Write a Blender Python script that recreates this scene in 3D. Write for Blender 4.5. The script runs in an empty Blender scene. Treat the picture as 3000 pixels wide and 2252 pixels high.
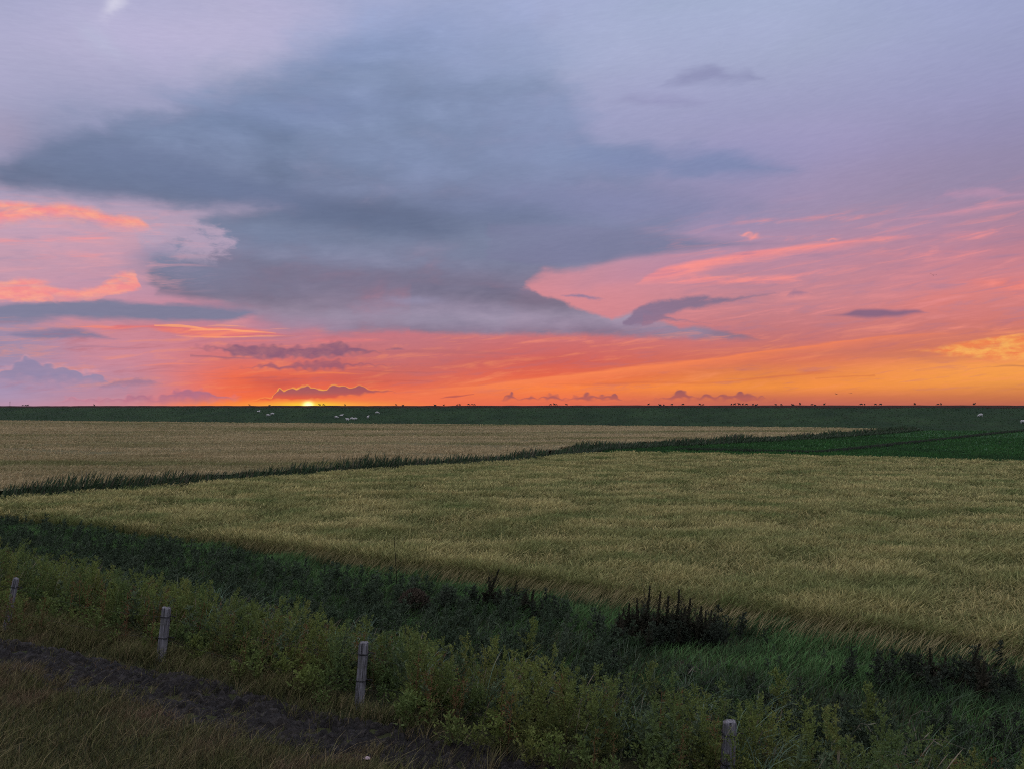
import bpy, bmesh, math, random
import numpy as np
from mathutils import Vector, Matrix

R = math.radians
rng = np.random.default_rng(7)
random.seed(7)
SC = bpy.context.scene
COL = SC.collection

# ------------------------------------------------------------------ camera
F = 2266.0            # focal length of the photograph, in its own pixels
EYE = 5.5             # eye height above the field
PITCH = R(1.67)
cam_d = bpy.data.cameras.new("camera")
cam = bpy.data.objects.new("camera", cam_d)
COL.objects.link(cam)
cam_d.sensor_fit = 'HORIZONTAL'
cam_d.sensor_width = 36.0
cam_d.lens = 36.0 * F / 3000.0
cam_d.clip_start = 0.1
cam_d.clip_end = 20000.0
cam.location = (0, 0, EYE)
cam.rotation_euler = (R(90) + PITCH, 0, 0)
SC.camera = cam

SC.view_settings.view_transform = 'Standard'
SC.view_settings.look = 'None'
SC.view_settings.exposure = 0.0
SC.view_settings.gamma = 1.0
SC.cycles.use_adaptive_sampling = True
SC.cycles.adaptive_threshold = 0.015
SC.cycles.adaptive_min_samples = 24
SC.cycles.filter_width = 1.05
SC.cycles.use_denoising = False
SC.cycles.max_bounces = 5
SC.cycles.diffuse_bounces = 3
SC.cycles.glossy_bounces = 2
SC.cycles.transmission_bounces = 2
SC.cycles.transparent_max_bounces = 4


def pix_dir(px, py):
    x = (px - 1500.0) / F
    z = -(py - 1126.0) / F
    return (x, math.cos(PITCH) - z * math.sin(PITCH), math.sin(PITCH) + z * math.cos(PITCH))


def azel(px, py):
    x, y, z = pix_dir(px, py)
    return math.degrees(math.atan2(x, y)), math.degrees(math.atan2(z, math.hypot(x, y)))


def on_z(px, py, z):
    x, y, dz = pix_dir(px, py)
    t = (z - EYE) / dz
    return x * t, y * t


def lin(c):
    out = []
    for v in c[:3]:
        v = v / 255.0
        out.append(v / 12.92 if v <= 0.04045 else ((v + 0.055) / 1.055) ** 2.4)
    return (out[0], out[1], out[2], 1.0)


SUN_AZ, SUN_EL = azel(903, 1186)

# ------------------------------------------------------------------ sky
world = bpy.data.worlds.new("World")
SC.world = world
world.use_nodes = True
NT = world.node_tree
NT.nodes.clear()


class G:
    """small helper to write node trees as expressions"""
    def __init__(self, nt):
        self.nt = nt

    def new(self, t, **kw):
        n = self.nt.nodes.new(t)
        for k, v in kw.items():
            setattr(n, k, v)
        return n

    def put(self, sock, v):
        if hasattr(v, 'is_output'):
            self.nt.links.new(v, sock)
        else:
            sock.default_value = v

    def m(self, op, a, b=None, c=None, clamp=False):
        n = self.new('ShaderNodeMath', operation=op)
        n.use_clamp = clamp
        self.put(n.inputs[0], a)
        if b is not None:
            self.put(n.inputs[1], b)
        if c is not None:
            self.put(n.inputs[2], c)
        return n.outputs[0]

    def rng(self, v, a, b, c=0.0, d=1.0, smooth=False):
        n = self.new('ShaderNodeMapRange')
        n.interpolation_type = 'SMOOTHSTEP' if smooth else 'LINEAR'
        n.clamp = True
        for i, x in enumerate((v, a, b, c, d)):
            self.put(n.inputs[i], x)
        return n.outputs[0]

    def vec(self, x, y, z=0.0):
        n = self.new('ShaderNodeCombineXYZ')
        self.put(n.inputs[0], x)
        self.put(n.inputs[1], y)
        self.put(n.inputs[2], z)
        return n.outputs[0]

    def noise(self, v, scale=1.0, detail=4.0, rough=0.5, color=False, dist=0.0):
        n = self.new('ShaderNodeTexNoise')
        n.noise_dimensions = '3D'
        self.put(n.inputs['Vector'], v)
        n.inputs['Scale'].default_value = scale
        n.inputs['Detail'].default_value = detail
        n.inputs['Roughness'].default_value = rough
        n.inputs['Distortion'].default_value = dist
        return n.outputs['Color'] if color else n.outputs['Fac']

    def mix(self, f, a, b, mode='MIX'):
        n = self.new('ShaderNodeMix', data_type='RGBA', blend_type=mode)
        n.clamp_factor = True
        self.put(n.inputs[0], f)
        self.put(n.inputs[6], a)
        self.put(n.inputs[7], b)
        return n.outputs[2]

    def ramp(self, f, stops):
        n = self.new('ShaderNodeValToRGB')
        cr = n.color_ramp
        while len(cr.elements) > 1:
            cr.elements.remove(cr.elements[-1])
        cr.elements[0].position, cr.elements[0].color = stops[0]
        for p, c in stops[1:]:
            e = cr.elements.new(p)
            e.color = c
        self.put(n.inputs[0], f)
        return n.outputs[0]

    def curve(self, t, pts):
        n = self.new('ShaderNodeFloatCurve')
        c = n.mapping.curves[0]
        while len(c.points) > 2:
            c.points.remove(c.points[-1])
        c.points[0].location = pts[0]
        c.points[1].location = pts[-1]
        for p in pts[1:-1]:
            c.points.new(*p)
        for p in c.points:
            p.handle_type = 'VECTOR' if len(pts) > 12 else 'AUTO_CLAMPED'
        n.mapping.use_clip = False
        n.mapping.update()
        self.put(n.inputs['Value'], t)
        return n.outputs[0]


g = G(NT)
tc = g.new('ShaderNodeTexCoord')
sep = g.new('ShaderNodeSeparateXYZ')
NT.links.new(tc.outputs['Generated'], sep.inputs[0])
DX, DY, DZ = sep.outputs
AZ = g.m('MULTIPLY', g.m('ARCTAN2', DX, DY), 180 / math.pi)
EL = g.m('MULTIPLY', g.m('ARCSINE', DZ), 180 / math.pi)


def warp(sa, se, detail, rough, ampa, ampe, off):
    """direction (azimuth, elevation) pushed about by noise"""
    n = g.noise(g.vec(g.m('MULTIPLY_ADD', AZ, sa, off), g.m('MULTIPLY_ADD', EL, se, off * 1.7), off), 1.0, detail, rough, color=True)
    s = g.new('ShaderNodeSeparateColor')
    NT.links.new(n, s.inputs[0])
    a = g.m('ADD', AZ, g.m('MULTIPLY', g.m('SUBTRACT', s.outputs[0], 0.5), ampa))
    e = g.m('ADD', EL, g.m('MULTIPLY', g.m('SUBTRACT', s.outputs[1], 0.5), ampe))
    return a, e


W = {
    'soft': warp(0.12, 0.3, 4.0, 0.5, 5.0, 2.6, 3.1),
    'mid': warp(0.30, 0.9, 4.0, 0.55, 2.6, 1.1, 11.7),
    'puff': warp(0.9, 1.5, 4.0, 0.62, 0.75, 0.55, 5.3),
    'tiny': warp(0.9, 1.4, 1.0, 0.4, 0.40, 0.24, 8.9),
    'streak': warp(0.22, 2.4, 4.0, 0.55, 1.5, 0.42, 21.2),
}
# heaped-up edges: the rounded cells of a Voronoi pattern push the outline out
vo = g.new('ShaderNodeTexVoronoi', feature='SMOOTH_F1', voronoi_dimensions='2D')
vo.inputs['Smoothness'].default_value = 0.35
vo.inputs['Scale'].default_value = 1.7
NT.links.new(g.vec(g.m('MULTIPLY', W['tiny'][0], 0.95), g.m('MULTIPLY', W['tiny'][1], 1.4)), vo.inputs['Vector'])
W['heap'] = (W['tiny'][0], g.m('MULTIPLY_ADD', g.m('SUBTRACT', vo.outputs['Distance'], 0.40), 0.40, W['tiny'][1]))
W['rim'] = (W['tiny'][0], g.m('MULTIPLY_ADD', g.m('SUBTRACT', vo.outputs['Distance'], 0.40), 0.20, g.m('MULTIPLY_ADD', g.m('SUBTRACT', W['tiny'][1], EL), 0.5, EL)))
# streaky texture that breaks up thin clouds, tilted a little like the wind-drawn ones on the right
TILT = g.m('MULTIPLY_ADD', AZ, -0.10, EL)
N_WISP = g.noise(g.vec(g.m('MULTIPLY', AZ, 0.26), g.m('MULTIPLY', TILT, 1.9), 4.0), 1.0, 6.0, 0.6, dist=0.5)
N_CLUMP = g.noise(g.vec(g.m('MULTIPLY', AZ, 0.75), g.m('MULTIPLY', EL, 1.6), 9.0), 1.0, 6.0, 0.62, dist=0.3)
N_RAG = g.noise(g.vec(g.m('MULTIPLY', AZ, 0.24), g.m('MULTIPLY', g.m('MULTIPLY_ADD', AZ, -0.05, EL), 0.55), 31.0), 1.0, 6.0, 0.56, dist=0.3)
N_FINE = g.noise(g.vec(g.m('MULTIPLY', AZ, 0.9), g.m('MULTIPLY', TILT, 5.5), 14.0), 1.0, 5.0, 0.66, dist=0.6)
N_BROAD = g.noise(g.vec(g.m('MULTIPLY', AZ, 0.075), g.m('MULTIPLY', EL, 0.24), 1.0), 1.0, 5.0, 0.52, dist=0.4)


def P(y, x=1500):
    return azel(x, y)[1]


EMIN, EMAX = -3.0, 42.0


def column(x, stops):
    return g.ramp(g.rng(EL, EMIN, EMAX), [((P(y, x) - EMIN) / (EMAX - EMIN), lin(c)) for y, c in sorted(stops, key=lambda s: -s[0])])


cols = [
    (-60, [(1195, (176, 154, 186)), (1120, (166, 150, 186)), (1040, (168, 146, 178)), (960, (172, 146, 176)), (850, (200, 156, 178)), (700, (203, 164, 186)), (560, (186, 168, 196)), (430, (172, 168, 202)), (250, (178, 176, 210)), (60, (175, 176, 212)), (-300, (165, 172, 212))]),
    (330, [(1195, (188, 146, 172)), (1130, (190, 142, 166)), (1050, (206, 142, 160)), (960, (208, 140, 156)), (850, (200, 152, 176)), (700, (203, 162, 182)), (560, (180, 166, 196)), (430, (172, 168, 202)), (250, (178, 176, 210)), (60, (180, 180, 215)), (-300, (165, 172, 212))]),
    (720, [(1195, (255, 104, 62)), (1150, (246, 116, 86)), (1100, (240, 116, 90)), (1060, (220, 117, 112)), (1000, (205, 124, 136)), (940, (202, 130, 150)), (850, (196, 140, 160)), (700, (180, 160, 186)), (430, (172, 172, 206)), (200, (180, 180, 212)), (0, (184, 182, 216)), (-300, (165, 172, 212))]),
    (1150, [(1195, (234, 102, 88)), (1160, (244, 124, 86)), (1130, (228, 110, 90)), (1080, (208, 111, 108)), (1000, (198, 122, 132)), (940, (208, 122, 136)), (850, (215, 140, 152)), (700, (180, 160, 186)), (430, (170, 176, 210)), (100, (172, 182, 216)), (-300, (162, 172, 214))]),
    (1600, [(1195, (214, 104, 92)), (1165, (240, 120, 80)), (1135, (253, 134, 72)), (1105, (236, 108, 78)), (1060, (214, 102, 94)), (1000, (206, 114, 116)), (930, (216, 138, 146)), (840, (226, 146, 154)), (700, (184, 152, 180)), (500, (172, 168, 204)), (300, (172, 174, 210)), (100, (174, 184, 220)), (-300, (160, 172, 214))]),
    (2250, [(1195, (190, 102, 96)), (1165, (212, 116, 86)), (1135, (248, 148, 72)), (1100, (236, 138, 78)), (1050, (218, 118, 98)), (980, (203, 123, 127)), (880, (204, 137, 149)), (760, (192, 142, 166)), (620, (172, 150, 182)), (480, (166, 156, 196)), (330, (164, 164, 204)), (150, (170, 178, 214)), (-20, (170, 182, 218)), (-300, (156, 168, 212))]),
    (3060, [(1195, (182, 98, 86)), (1160, (206, 122, 78)), (1110, (246, 160, 78)), (1070, (250, 162, 84)), (1010, (216, 126, 96)), (930, (214, 126, 120)), (840, (218, 136, 141)), (740, (200, 134, 150)), (630, (176, 138, 164)), (500, (150, 140, 174)), (360, (152, 148, 188)), (200, (155, 158, 198)), (0, (160, 168, 208)), (-300, (150, 162, 206))]),
]
sky = column(*cols[0])
SA, SE = W['mid']
for (x0, _), (x1, st) in zip(cols[:-1], cols[1:]):
    sky = g.mix(g.rng(W['streak'][0], azel(x0, 1000)[0], azel(x1, 1000)[0], smooth=True), sky, column(x1, st))


def band(pts, colour, alpha=1.0, st=0.5, sb=0.5, w='mid', wisp=0.0, tex='wisp', fade=None):
    """a cloud: upper and lower edge as curves over azimuth, softened and broken up by noise"""
    global sky
    a, e = W[w] if w else (AZ, EL)
    top = [azel(x, t) for x, t, b in pts]
    bot = [azel(x, b) for x, t, b in pts]
    a0, a1 = top[0][0], top[-1][0]
    t = g.rng(a, a0, a1)
    nt = lambda q: [((p[0] - a0) / (a1 - a0), (p[1] - EMIN) / 48.0) for p in q]
    en = g.m('DIVIDE', g.m('SUBTRACT', e, EMIN), 48.0)
    d1 = g.m('MULTIPLY', g.m('SUBTRACT', g.curve(t, nt(top)), en), 48.0 / st)
    d0 = g.m('MULTIPLY', g.m('SUBTRACT', en, g.curve(t, nt(bot))), 48.0 / sb)
    mk = g.m('MINIMUM', d0, d1)
    # ends: keep the cloud inside its own span
    mk = g.m('MINIMUM', mk, g.m('MULTIPLY', g.m('SUBTRACT', a, a0), 2.0 / max(st, .15)))
    mk = g.m('MINIMUM', mk, g.m('MULTIPLY', g.m('SUBTRACT', a1, a), 2.0 / max(st, .15)))
    if wisp:
        n = {'wisp': N_WISP, 'clump': N_CLUMP, 'broad': N_BROAD, 'rag': N_RAG}[tex]
        mk = g.m('MULTIPLY_ADD', g.m('SUBTRACT', n, 0.56), wisp * 4, g.m('MINIMUM', mk, 1.0))
    mk = g.rng(mk, 0.0, 1.0, 0.0, alpha, smooth=True)
    if fade is not None:
        mk = g.m('MULTIPLY', mk, fade)
    sky = g.mix(mk, sky, lin(colour) if isinstance(colour, tuple) and len(colour) == 3 else colour)
    return mk


def ramp_y(stops, x=1500, e=None):
    return g.ramp(g.rng(EL if e is None else e, EMIN, EMAX), [((P(y, x) - EMIN) / (EMAX - EMIN), lin(c)) for y, c in sorted(stops, key=lambda s: -s[0])])


def spot(px, py, rx, ry, colour, alpha=1.0, power=1.0, w=None, rot=0.0):
    """round or oval soft glow or cloud around one direction"""
    global sky
    a, e = W[w] if w else (AZ, EL)
    a0, e0 = azel(px, py)
    da, de = g.m('SUBTRACT', a, a0), g.m('SUBTRACT', e, e0)
    if rot:
        c, s = math.cos(R(rot)), math.sin(R(rot))
        da, de = (g.m('ADD', g.m('MULTIPLY', da, c), g.m('MULTIPLY', de, s)),
                  g.m('SUBTRACT', g.m('MULTIPLY', de, c), g.m('MULTIPLY', da, s)))
    k = 0.0253
    q = g.m('ADD', g.m('POWER', g.m('ABSOLUTE', g.m('DIVIDE', da, rx * k)), 2.0), g.m('POWER', g.m('ABSOLUTE', g.m('DIVIDE', de, ry * k)), 2.0))
    mk = g.m('MULTIPLY', g.m('EXPONENT', g.m('MULTIPLY', g.m('POWER', q, power), -1.0)), alpha)
    if colour is not None:
        sky = g.mix(mk, sky, lin(colour) if isinstance(colour, tuple) and len(colour) == 3 else colour)
    return mk


# lighter gaps high up
spot(640, 90, 420, 60, (190, 186, 220), 0.7, w='soft', rot=14)
spot(1720, 150, 150, 45, (184, 192, 226), 0.6, w='mid')
spot(338, 6, 16, 40, (216, 216, 238), 0.8, w='heap', rot=-35)
spot(300, 120, 60, 26, (186, 192, 222), 0.5, w='mid', rot=-30)
spot(40, 410, 90, 60, (190, 168, 196), 0.7, w='mid')

# the large blue-grey cloud
GREY = ramp_y([(1010, (146, 116, 138)), (970, (140, 126, 152)), (930, (150, 141, 166)), (885, (126, 120, 145)), (840, (124, 121, 148)), (780, (124, 130, 160)),
               (700, (120, 132, 162)), (630, (110, 122, 154)), (540, (118, 132, 166)), (400, (124, 142, 178)), (250, (132, 150, 188)), (120, (140, 158, 198)), (0, (150, 166, 208))], e=W['mid'][1])
GREY = g.mix(g.rng(N_BROAD, 0.36, 0.66, 0.0, 1.0), g.mix(1.0, GREY, (0.86, 0.87, 0.88, 1), 'MULTIPLY'), g.mix(1.0, GREY, (1.14, 1.12, 1.10, 1), 'MULTIPLY'))
GREY = g.mix(g.rng(N_RAG, 0.36, 0.64), g.mix(1.0, GREY, (0.88, 0.89, 0.90, 1), 'MULTIPLY'), g.mix(1.0, GREY, (1.12, 1.10, 1.08, 1), 'MULTIPLY'))
band([(-260, 480, 560), (-20, 420, 590), (120, 330, 600), (400, 225, 625), (700, 110, 650), (1000, -20, 700), (1280, -170, 760), (1500, -140, 800), (1650, 120, 810), (1780, 330, 790), (1950, 430, 730), (2180, 540, 660), (2300, 600, 610)],
     GREY, 0.96, 4.8, 2.2, 'soft', 0.34, 'rag')
band([(1660, 370, 500), (1800, 385, 530), (2000, 400, 550), (2150, 412, 548), (2280, 450, 540), (2440, 505, 512)], (118, 135, 178), 0.95, 1.6, 1.4, 'mid', 0.3, 'rag')
spot(2020, 610, 330, 80, (140, 140, 180), 0.5, w='mid', rot=-4)
spot(2150, 480, 260, 60, (130, 142, 182), 0.4, w='mid')
band([(410, 780, 820), (470, 680, 880), (560, 630, 900), (640, 590, 910), (800, 580, 975), (1000, 560, 992), (1300, 540, 994), (1470, 540, 992), (1545, 560, 845), (1620, 590, 814), (1800, 640, 782), (1960, 672, 752), (2080, 690, 736), (2260, 704, 718), (2340, 716, 720)],
     GREY, 0.97, 1.5, 0.95, 'mid', 0.3, 'rag')
band([(1200, 820, 980), (1400, 830, 992), (1550, 835, 992), (1585, 856, 992), (1650, 876, 992), (1720, 908, 994), (1790, 926, 996), (1850, 908, 998), (1895, 898, 1000), (1925, 930, 1002), (1990, 950, 1004), (2060, 950, 1006), (2150, 968, 1006), (2250, 994, 1000)],
     GREY, 0.97, 0.4, 0.6, 'puff')
band([(1820, 940, 962), (1880, 890, 962), (1960, 872, 930), (2060, 862, 908), (2160, 864, 888), (2285, 852, 864)], (138, 118, 146), 0.95, 0.35, 0.4, 'puff')
band([(1880, 915, 960), (1950, 922, 944), (2020, 938, 948), (2100, 948, 953)], (146, 118, 144), 0.9, 0.25, 0.25, 'puff')
band([(1420, 640, 770), (1650, 640, 790), (1850, 655, 765), (2020, 678, 748), (2160, 694, 730), (2350, 708, 718)], (126, 127, 160), 0.9, 0.9, 0.6, 'streak')
spot(1720, 470, 430, 230, (140, 150, 190), 0.5, w='soft')
spot(1980, 600, 280, 70, (144, 142, 182), 0.45, w='mid')
spot(330, 400, 360, 130, (138, 151, 190), 0.55, w='soft', rot=12)
spot(1250, 60, 420, 110, (150, 164, 206), 0.5, w='soft')
band([(-400, 430, 560), (-100, 425, 585), (100, 360, 600), (400, 280, 625), (700, 230, 640), (900, 260, 600)], GREY, 0.9, 2.6, 1.5, 'mid', 0.3, 'rag')
for x, y, rx, ry, c, al, rot in ((1080, 640, 330, 46, (102, 114, 146), .75, -6), (620, 540, 300, 46, (112, 126, 162), .7, -8), (1500, 610, 240, 40, (114, 126, 160), .6, 0), (300, 480, 200, 60, (118, 132, 168), .5, 0),
                              (900, 330, 260, 50, (126, 142, 184), .5, 10), (1430, 190, 300, 40, (152, 166, 206), .6, 6), (1150, 470, 320, 50, (134, 150, 188), .55, 0), (1750, 590, 240, 34, (136, 142, 182), .55, -4),
                              (1350, 720, 300, 34, (130, 138, 168), .55, 4), (820, 690, 200, 36, (124, 138, 172), .5, 0), (1150, 820, 360, 30, (120, 116, 142), .6, 0), (700, 840, 160, 30, (126, 128, 156), .5, 0), (1700, 720, 200, 30, (124, 128, 162), .5, 6), (1000, 170, 240, 40, (134, 152, 194), .5, 16), (1650, 450, 160, 40, (140, 156, 196), .5, 0)):
    spot(x, y, rx, ry, c, al, 1.0, 'mid', rot)
# paler, broken patches in it
spot(1210, 880, 80, 12, (150, 146, 176), 0.7, w='puff')
spot(1250, 935, 300, 26, (152, 144, 170), 0.5, w='streak')
band([(380, 640, 700), (440, 622, 770), (540, 615, 790), (620, 640, 790), (700, 690, 740)], (186, 166, 192), 0.85, 0.9, 0.9, 'puff', 0.75, 'clump')
spot(1480, 60, 260, 120, (162, 174, 212), 0.6, w='mid', rot=-30)
spot(470, 760, 60, 30, (136, 138, 168), 0.8, w='puff')
spot(560, 800, 120, 40, (128, 132, 162), 0.8, w='mid')
spot(780, 960, 160, 40, (176, 140, 164), 0.55, w='mid')
spot(690, 940, 36, 22, (222, 150, 158), 0.7, w='puff')

spot(1720, 830, 130, 30, (196, 142, 162), 0.5, w='mid', rot=8)
spot(1900, 790, 160, 26, (186, 140, 166), 0.45, w='mid', rot=8)
# upper right soft clouds
band([(1920, 250, 262), (2000, 196, 262), (2060, 178, 258), (2130, 200, 256), (2200, 196, 250), (2260, 240, 246)], (146, 150, 190), 0.9, 0.9, 0.8, 'mid')
band([(1760, 290, 306), (1880, 262, 318), (2000, 266, 322), (2110, 290, 312), (2180, 300, 304)], (150, 152, 192), 0.8, 1.0, 0.8, 'mid')
spot(1600, 60, 50, 26, (160, 170, 206), 0.6, w='mid')
spot(2800, 520, 420, 70, (150, 140, 172), 0.45, w='soft')

# left side: pink and grey bands
band([(-300, 885, 985), (0, 882, 958), (280, 868, 945), (450, 880, 955), (600, 884, 956), (690, 890, 948), (760, 912, 926)], (126, 130, 160), 0.95, 0.5, 0.6, 'mid')
band([(20, 975, 990), (90, 958, 1002), (180, 954, 1004), (270, 968, 1003), (350, 988, 996)], (132, 126, 160), 0.9, 0.5, 0.4, 'mid')
spot(-40, 1000, 120, 60, (148, 140, 172), 0.6, w='mid')
PINK = g.mix(g.rng(N_CLUMP, 0.4, 0.65), lin((248, 148, 150)), lin((255, 172, 150)))
band([(-300, 560, 690), (-20, 578, 682), (100, 586, 660), (240, 594, 664), (330, 618, 684), (405, 630, 692), (450, 672, 680)], PINK, 0.97, 0.5, 0.9, 'puff', 0.10, 'clump')
band([(-300, 800, 900), (0, 812, 888), (90, 806, 890), (200, 834, 892), (290, 826, 884), (340, 796, 872), (390, 786, 862), (420, 846, 852)], PINK, 0.97, 0.5, 0.35, 'puff', 0.45, 'wisp')
band([(150, 850, 900), (300, 858, 888), (420, 862, 884), (520, 874, 882)], (206, 152, 172), 0.7, 0.5, 0.5, 'mid', 0.3)
# pink streaks on the right
ROSE = g.mix(g.rng(N_WISP, 0.4, 0.62), lin((228, 142, 154)), lin((255, 152, 148)))
band([(1860, 830, 842), (1930, 784, 842), (2000, 764, 832), (2080, 752, 806), (2180, 734, 786), (2300, 716, 764), (2450, 700, 746), (2570, 692, 722), (2700, 690, 700)], ROSE, 0.97, 0.4, 0.9, 'streak', 0.04, 'wisp')
band([(1960, 826, 836), (2060, 796, 846), (2150, 806, 842), (2240, 800, 842), (2300, 800, 836), (2400, 785, 806), (2450, 786, 792)], ROSE, 0.8, 0.5, 0.5, 'streak', 0.45, 'wisp')
spot(2185, 686, 14, 5, (246, 160, 160), 0.9, w='heap', rot=-10)
spot(2208, 694, 12, 7, (250, 158, 156), 0.9, w='heap')
spot(2440, 702, 16, 4, (250, 156, 152), 0.8, w='heap')
band([(2480, 672, 680), (2640, 634, 656), (2800, 606, 646), (2960, 584, 622), (3250, 550, 590)], (220, 152, 170), 0.8, 0.35, 0.8, 'streak', 0.25, 'wisp')
band([(2740, 575, 590), (2800, 546, 596), (2900, 538, 592), (2980, 560, 590), (3100, 570, 580)], (184, 148, 178), 0.8, 0.5, 0.6, 'puff', 0.3, 'clump')
CORAL = g.mix(g.rng(N_WISP, 0.42, 0.62), lin((222, 130, 132)), lin((252, 140, 126)))
band([(2640, 822, 834), (2760, 822, 836), (2850, 808, 850), (2960, 800, 880), (3100, 780, 900), (3300, 760, 920)], CORAL, 0.85, 0.6, 1.0, 'streak', 0.2, 'wisp')
spot(2760, 880, 130, 26, (228, 130, 122), 0.5, w='puff', rot=10)

win = g.m('MULTIPLY', g.m('MULTIPLY', g.rng(EL, 4.0, 6.5, smooth=True), g.rng(EL, 15.0, 10.0, smooth=True)), g.rng(AZ, 7.0, 17.0, smooth=True))
sky = g.mix(g.m('MULTIPLY', g.rng(N_WISP, 0.52, 0.72, 0.0, 0.55), win), sky, lin((240, 150, 152)))
sky = g.mix(g.m('MULTIPLY', g.rng(N_WISP, 0.47, 0.28, 0.0, 0.5), win), sky, lin((166, 132, 162)))
winl = g.m('MULTIPLY', g.m('MULTIPLY', g.rng(EL, 7.2, 8.6, smooth=True), g.rng(EL, 14.0, 12.0, smooth=True)), g.rng(AZ, -20.0, -25.0, smooth=True))
sky = g.mix(g.m('MULTIPLY', g.rng(N_WISP, 0.5, 0.7, 0.0, 0.6), winl), sky, lin((228, 164, 176)))
sky = g.mix(g.m('MULTIPLY', g.rng(N_WISP, 0.46, 0.3, 0.0, 0.5), winl), sky, lin((168, 150, 180)))
for y0, dy, x0, x1, al in ((700, 26, -100, 420, .45), (760, 22, -150, 330, .5), (1000, 16, 1250, 2100, .3), (690, 22, 2450, 3100, .45), (745, 22, 2300, 3050, .4), (900, 24, 2200, 2700, .3), (960, 22, 2500, 3100, .35), (640, 24, 2150, 2700, .35)):
    xm = (x0 + x1) / 2
    band([(x0, y0 + 12, y0 + 16), (x0 * .75 + x1 * .25, y0 - dy * .4, y0 + dy), (xm, y0 - dy * .7, y0 + dy * .7), (x0 * .25 + x1 * .75, y0 - dy, y0 + dy * .3), (x1, y0 - dy, y0 - dy + 3)], ROSE, al, 0.5, 0.6, 'streak', 0.6, 'wisp')
# small dark clouds on the right
SLATE = lin((138, 106, 136))
band([(2400, 923, 928), (2460, 916, 930), (2520, 902, 936), (2570, 902, 938), (2620, 906, 936), (2680, 902, 926), (2715, 908, 918), (2735, 913, 916)], SLATE, 0.95, 0.28, 0.35, 'tiny')
band([(2300, 862, 872), (2330, 844, 874), (2360, 850, 870), (2385, 860, 866)], (170, 126, 152), 0.9, 0.35, 0.35, 'puff')
band([(1640, 862, 870), (1690, 856, 876), (1740, 866, 882), (1775, 876, 880)], (152, 128, 160), 0.95, 0.28, 0.28, 'puff')
band([(2160, 880, 890), (2210, 882, 894), (2260, 886, 890)], (176, 128, 150), 0.7, 0.25, 0.25, 'puff')
LIFT = 6.4        # degrees: everything from here on lies below this elevation
sky_high = sky
# warm glow round the place where the sun goes down
spot(860, 1140, 260, 52, (252, 106, 62), 0.5)
spot(900, 1190, 640, 20, (255, 122, 70), 0.4)
HOT = g.mix(g.rng(N_WISP, 0.45, 0.62), lin((232, 116, 116)), lin((250, 136, 112)))
band([(300, 962, 975), (350, 944, 978), (430, 946, 972), (480, 942, 982), (580, 948, 992), (680, 952, 996), (780, 964, 994), (860, 980, 991), (880, 985, 989)], HOT, 0.75, 0.3, 0.35, 'streak', 0.42, 'wisp')
for hx in ([(455, 950, 958), (520, 946, 962), (600, 960, 968)], [(600, 951, 955), (650, 949, 956), (720, 955, 959)], [(550, 962, 970), (640, 960, 972), (740, 968, 978), (810, 974, 979)], [(520, 982, 986), (650, 982, 990), (780, 981, 989), (868, 984, 987)], [(795, 964, 967), (822, 961, 966), (848, 962, 965)]):
    band(hx, (255, 168, 124), 0.95, 0.10, 0.14, 'streak')
band([(880, 1000, 1006), (960, 985, 1010), (1100, 988, 1006), (1200, 996, 1002)], (236, 128, 130), 0.7, 0.4, 0.4, 'streak', 0.2)

wl = g.m('MULTIPLY', g.rng(EL, 0.5, 1.6, smooth=True), g.rng(EL, 6.0, 4.8, smooth=True))
sky = g.mix(g.m('MULTIPLY', g.rng(N_WISP, 0.46, 0.30, 0.0, 0.45), wl), sky, lin((186, 112, 124)))
sky = g.mix(g.m('MULTIPLY', g.rng(N_WISP, 0.53, 0.70, 0.0, 0.40), wl), sky, lin((255, 152, 104)))
# far cumulus on the left
RIML = lin((232, 166, 178))
for d, c, al in ((-7, RIML, 0.55), (0, lin((150, 139, 174)), 0.93)):
    band([(-200, 1090 + d, 1150), (0, 1085 + d, 1150), (40, 1066 + d, 1150), (75, 1042 + d, 1150), (95, 1046 + d, 1150), (125, 1062 + d, 1150), (190, 1072 + d, 1150), (240, 1086 + d, 1150), (275, 1084 + d, 1150), (300, 1096 + d, 1152), (320, 1118 + d, 1150), (420, 1128 + d, 1145), (470, 1132 + d, 1140)],
         c, al, 0.28, 1.3, 'heap', fade=None if d == 0 else g.rng(N_CLUMP, 0.42, 0.6))
band([(290, 1128, 1142), (360, 1108, 1138), (420, 1104, 1136), (480, 1120, 1130)], (160, 124, 152), 0.8, 0.3, 0.5, 'puff')
for d, c, al in ((-5, lin((236, 132, 142)), 0.6), (0, lin((174, 114, 142)), 0.85)):
    band([(150, 1176 + d, 1186), (240, 1164 + d, 1186), (310, 1166 + d, 1190), (370, 1158 + d, 1190), (420, 1150 + d, 1190), (450, 1158 + d, 1190), (500, 1146 + d, 1190), (540, 1134 + d, 1190), (590, 1138 + d, 1190), (640, 1150 + d, 1188), (680, 1154 + d, 1180), (712, 1164 + d, 1172)],
         c, al, 0.28, 0.9, 'heap', fade=None if d == 0 else g.rng(N_CLUMP, 0.42, 0.6))
band([(120, 1080, 1084), (260, 1078, 1084), (420, 1081, 1085)], (170, 128, 154), 0.5, 0.15, 0.15, 'streak')

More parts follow.
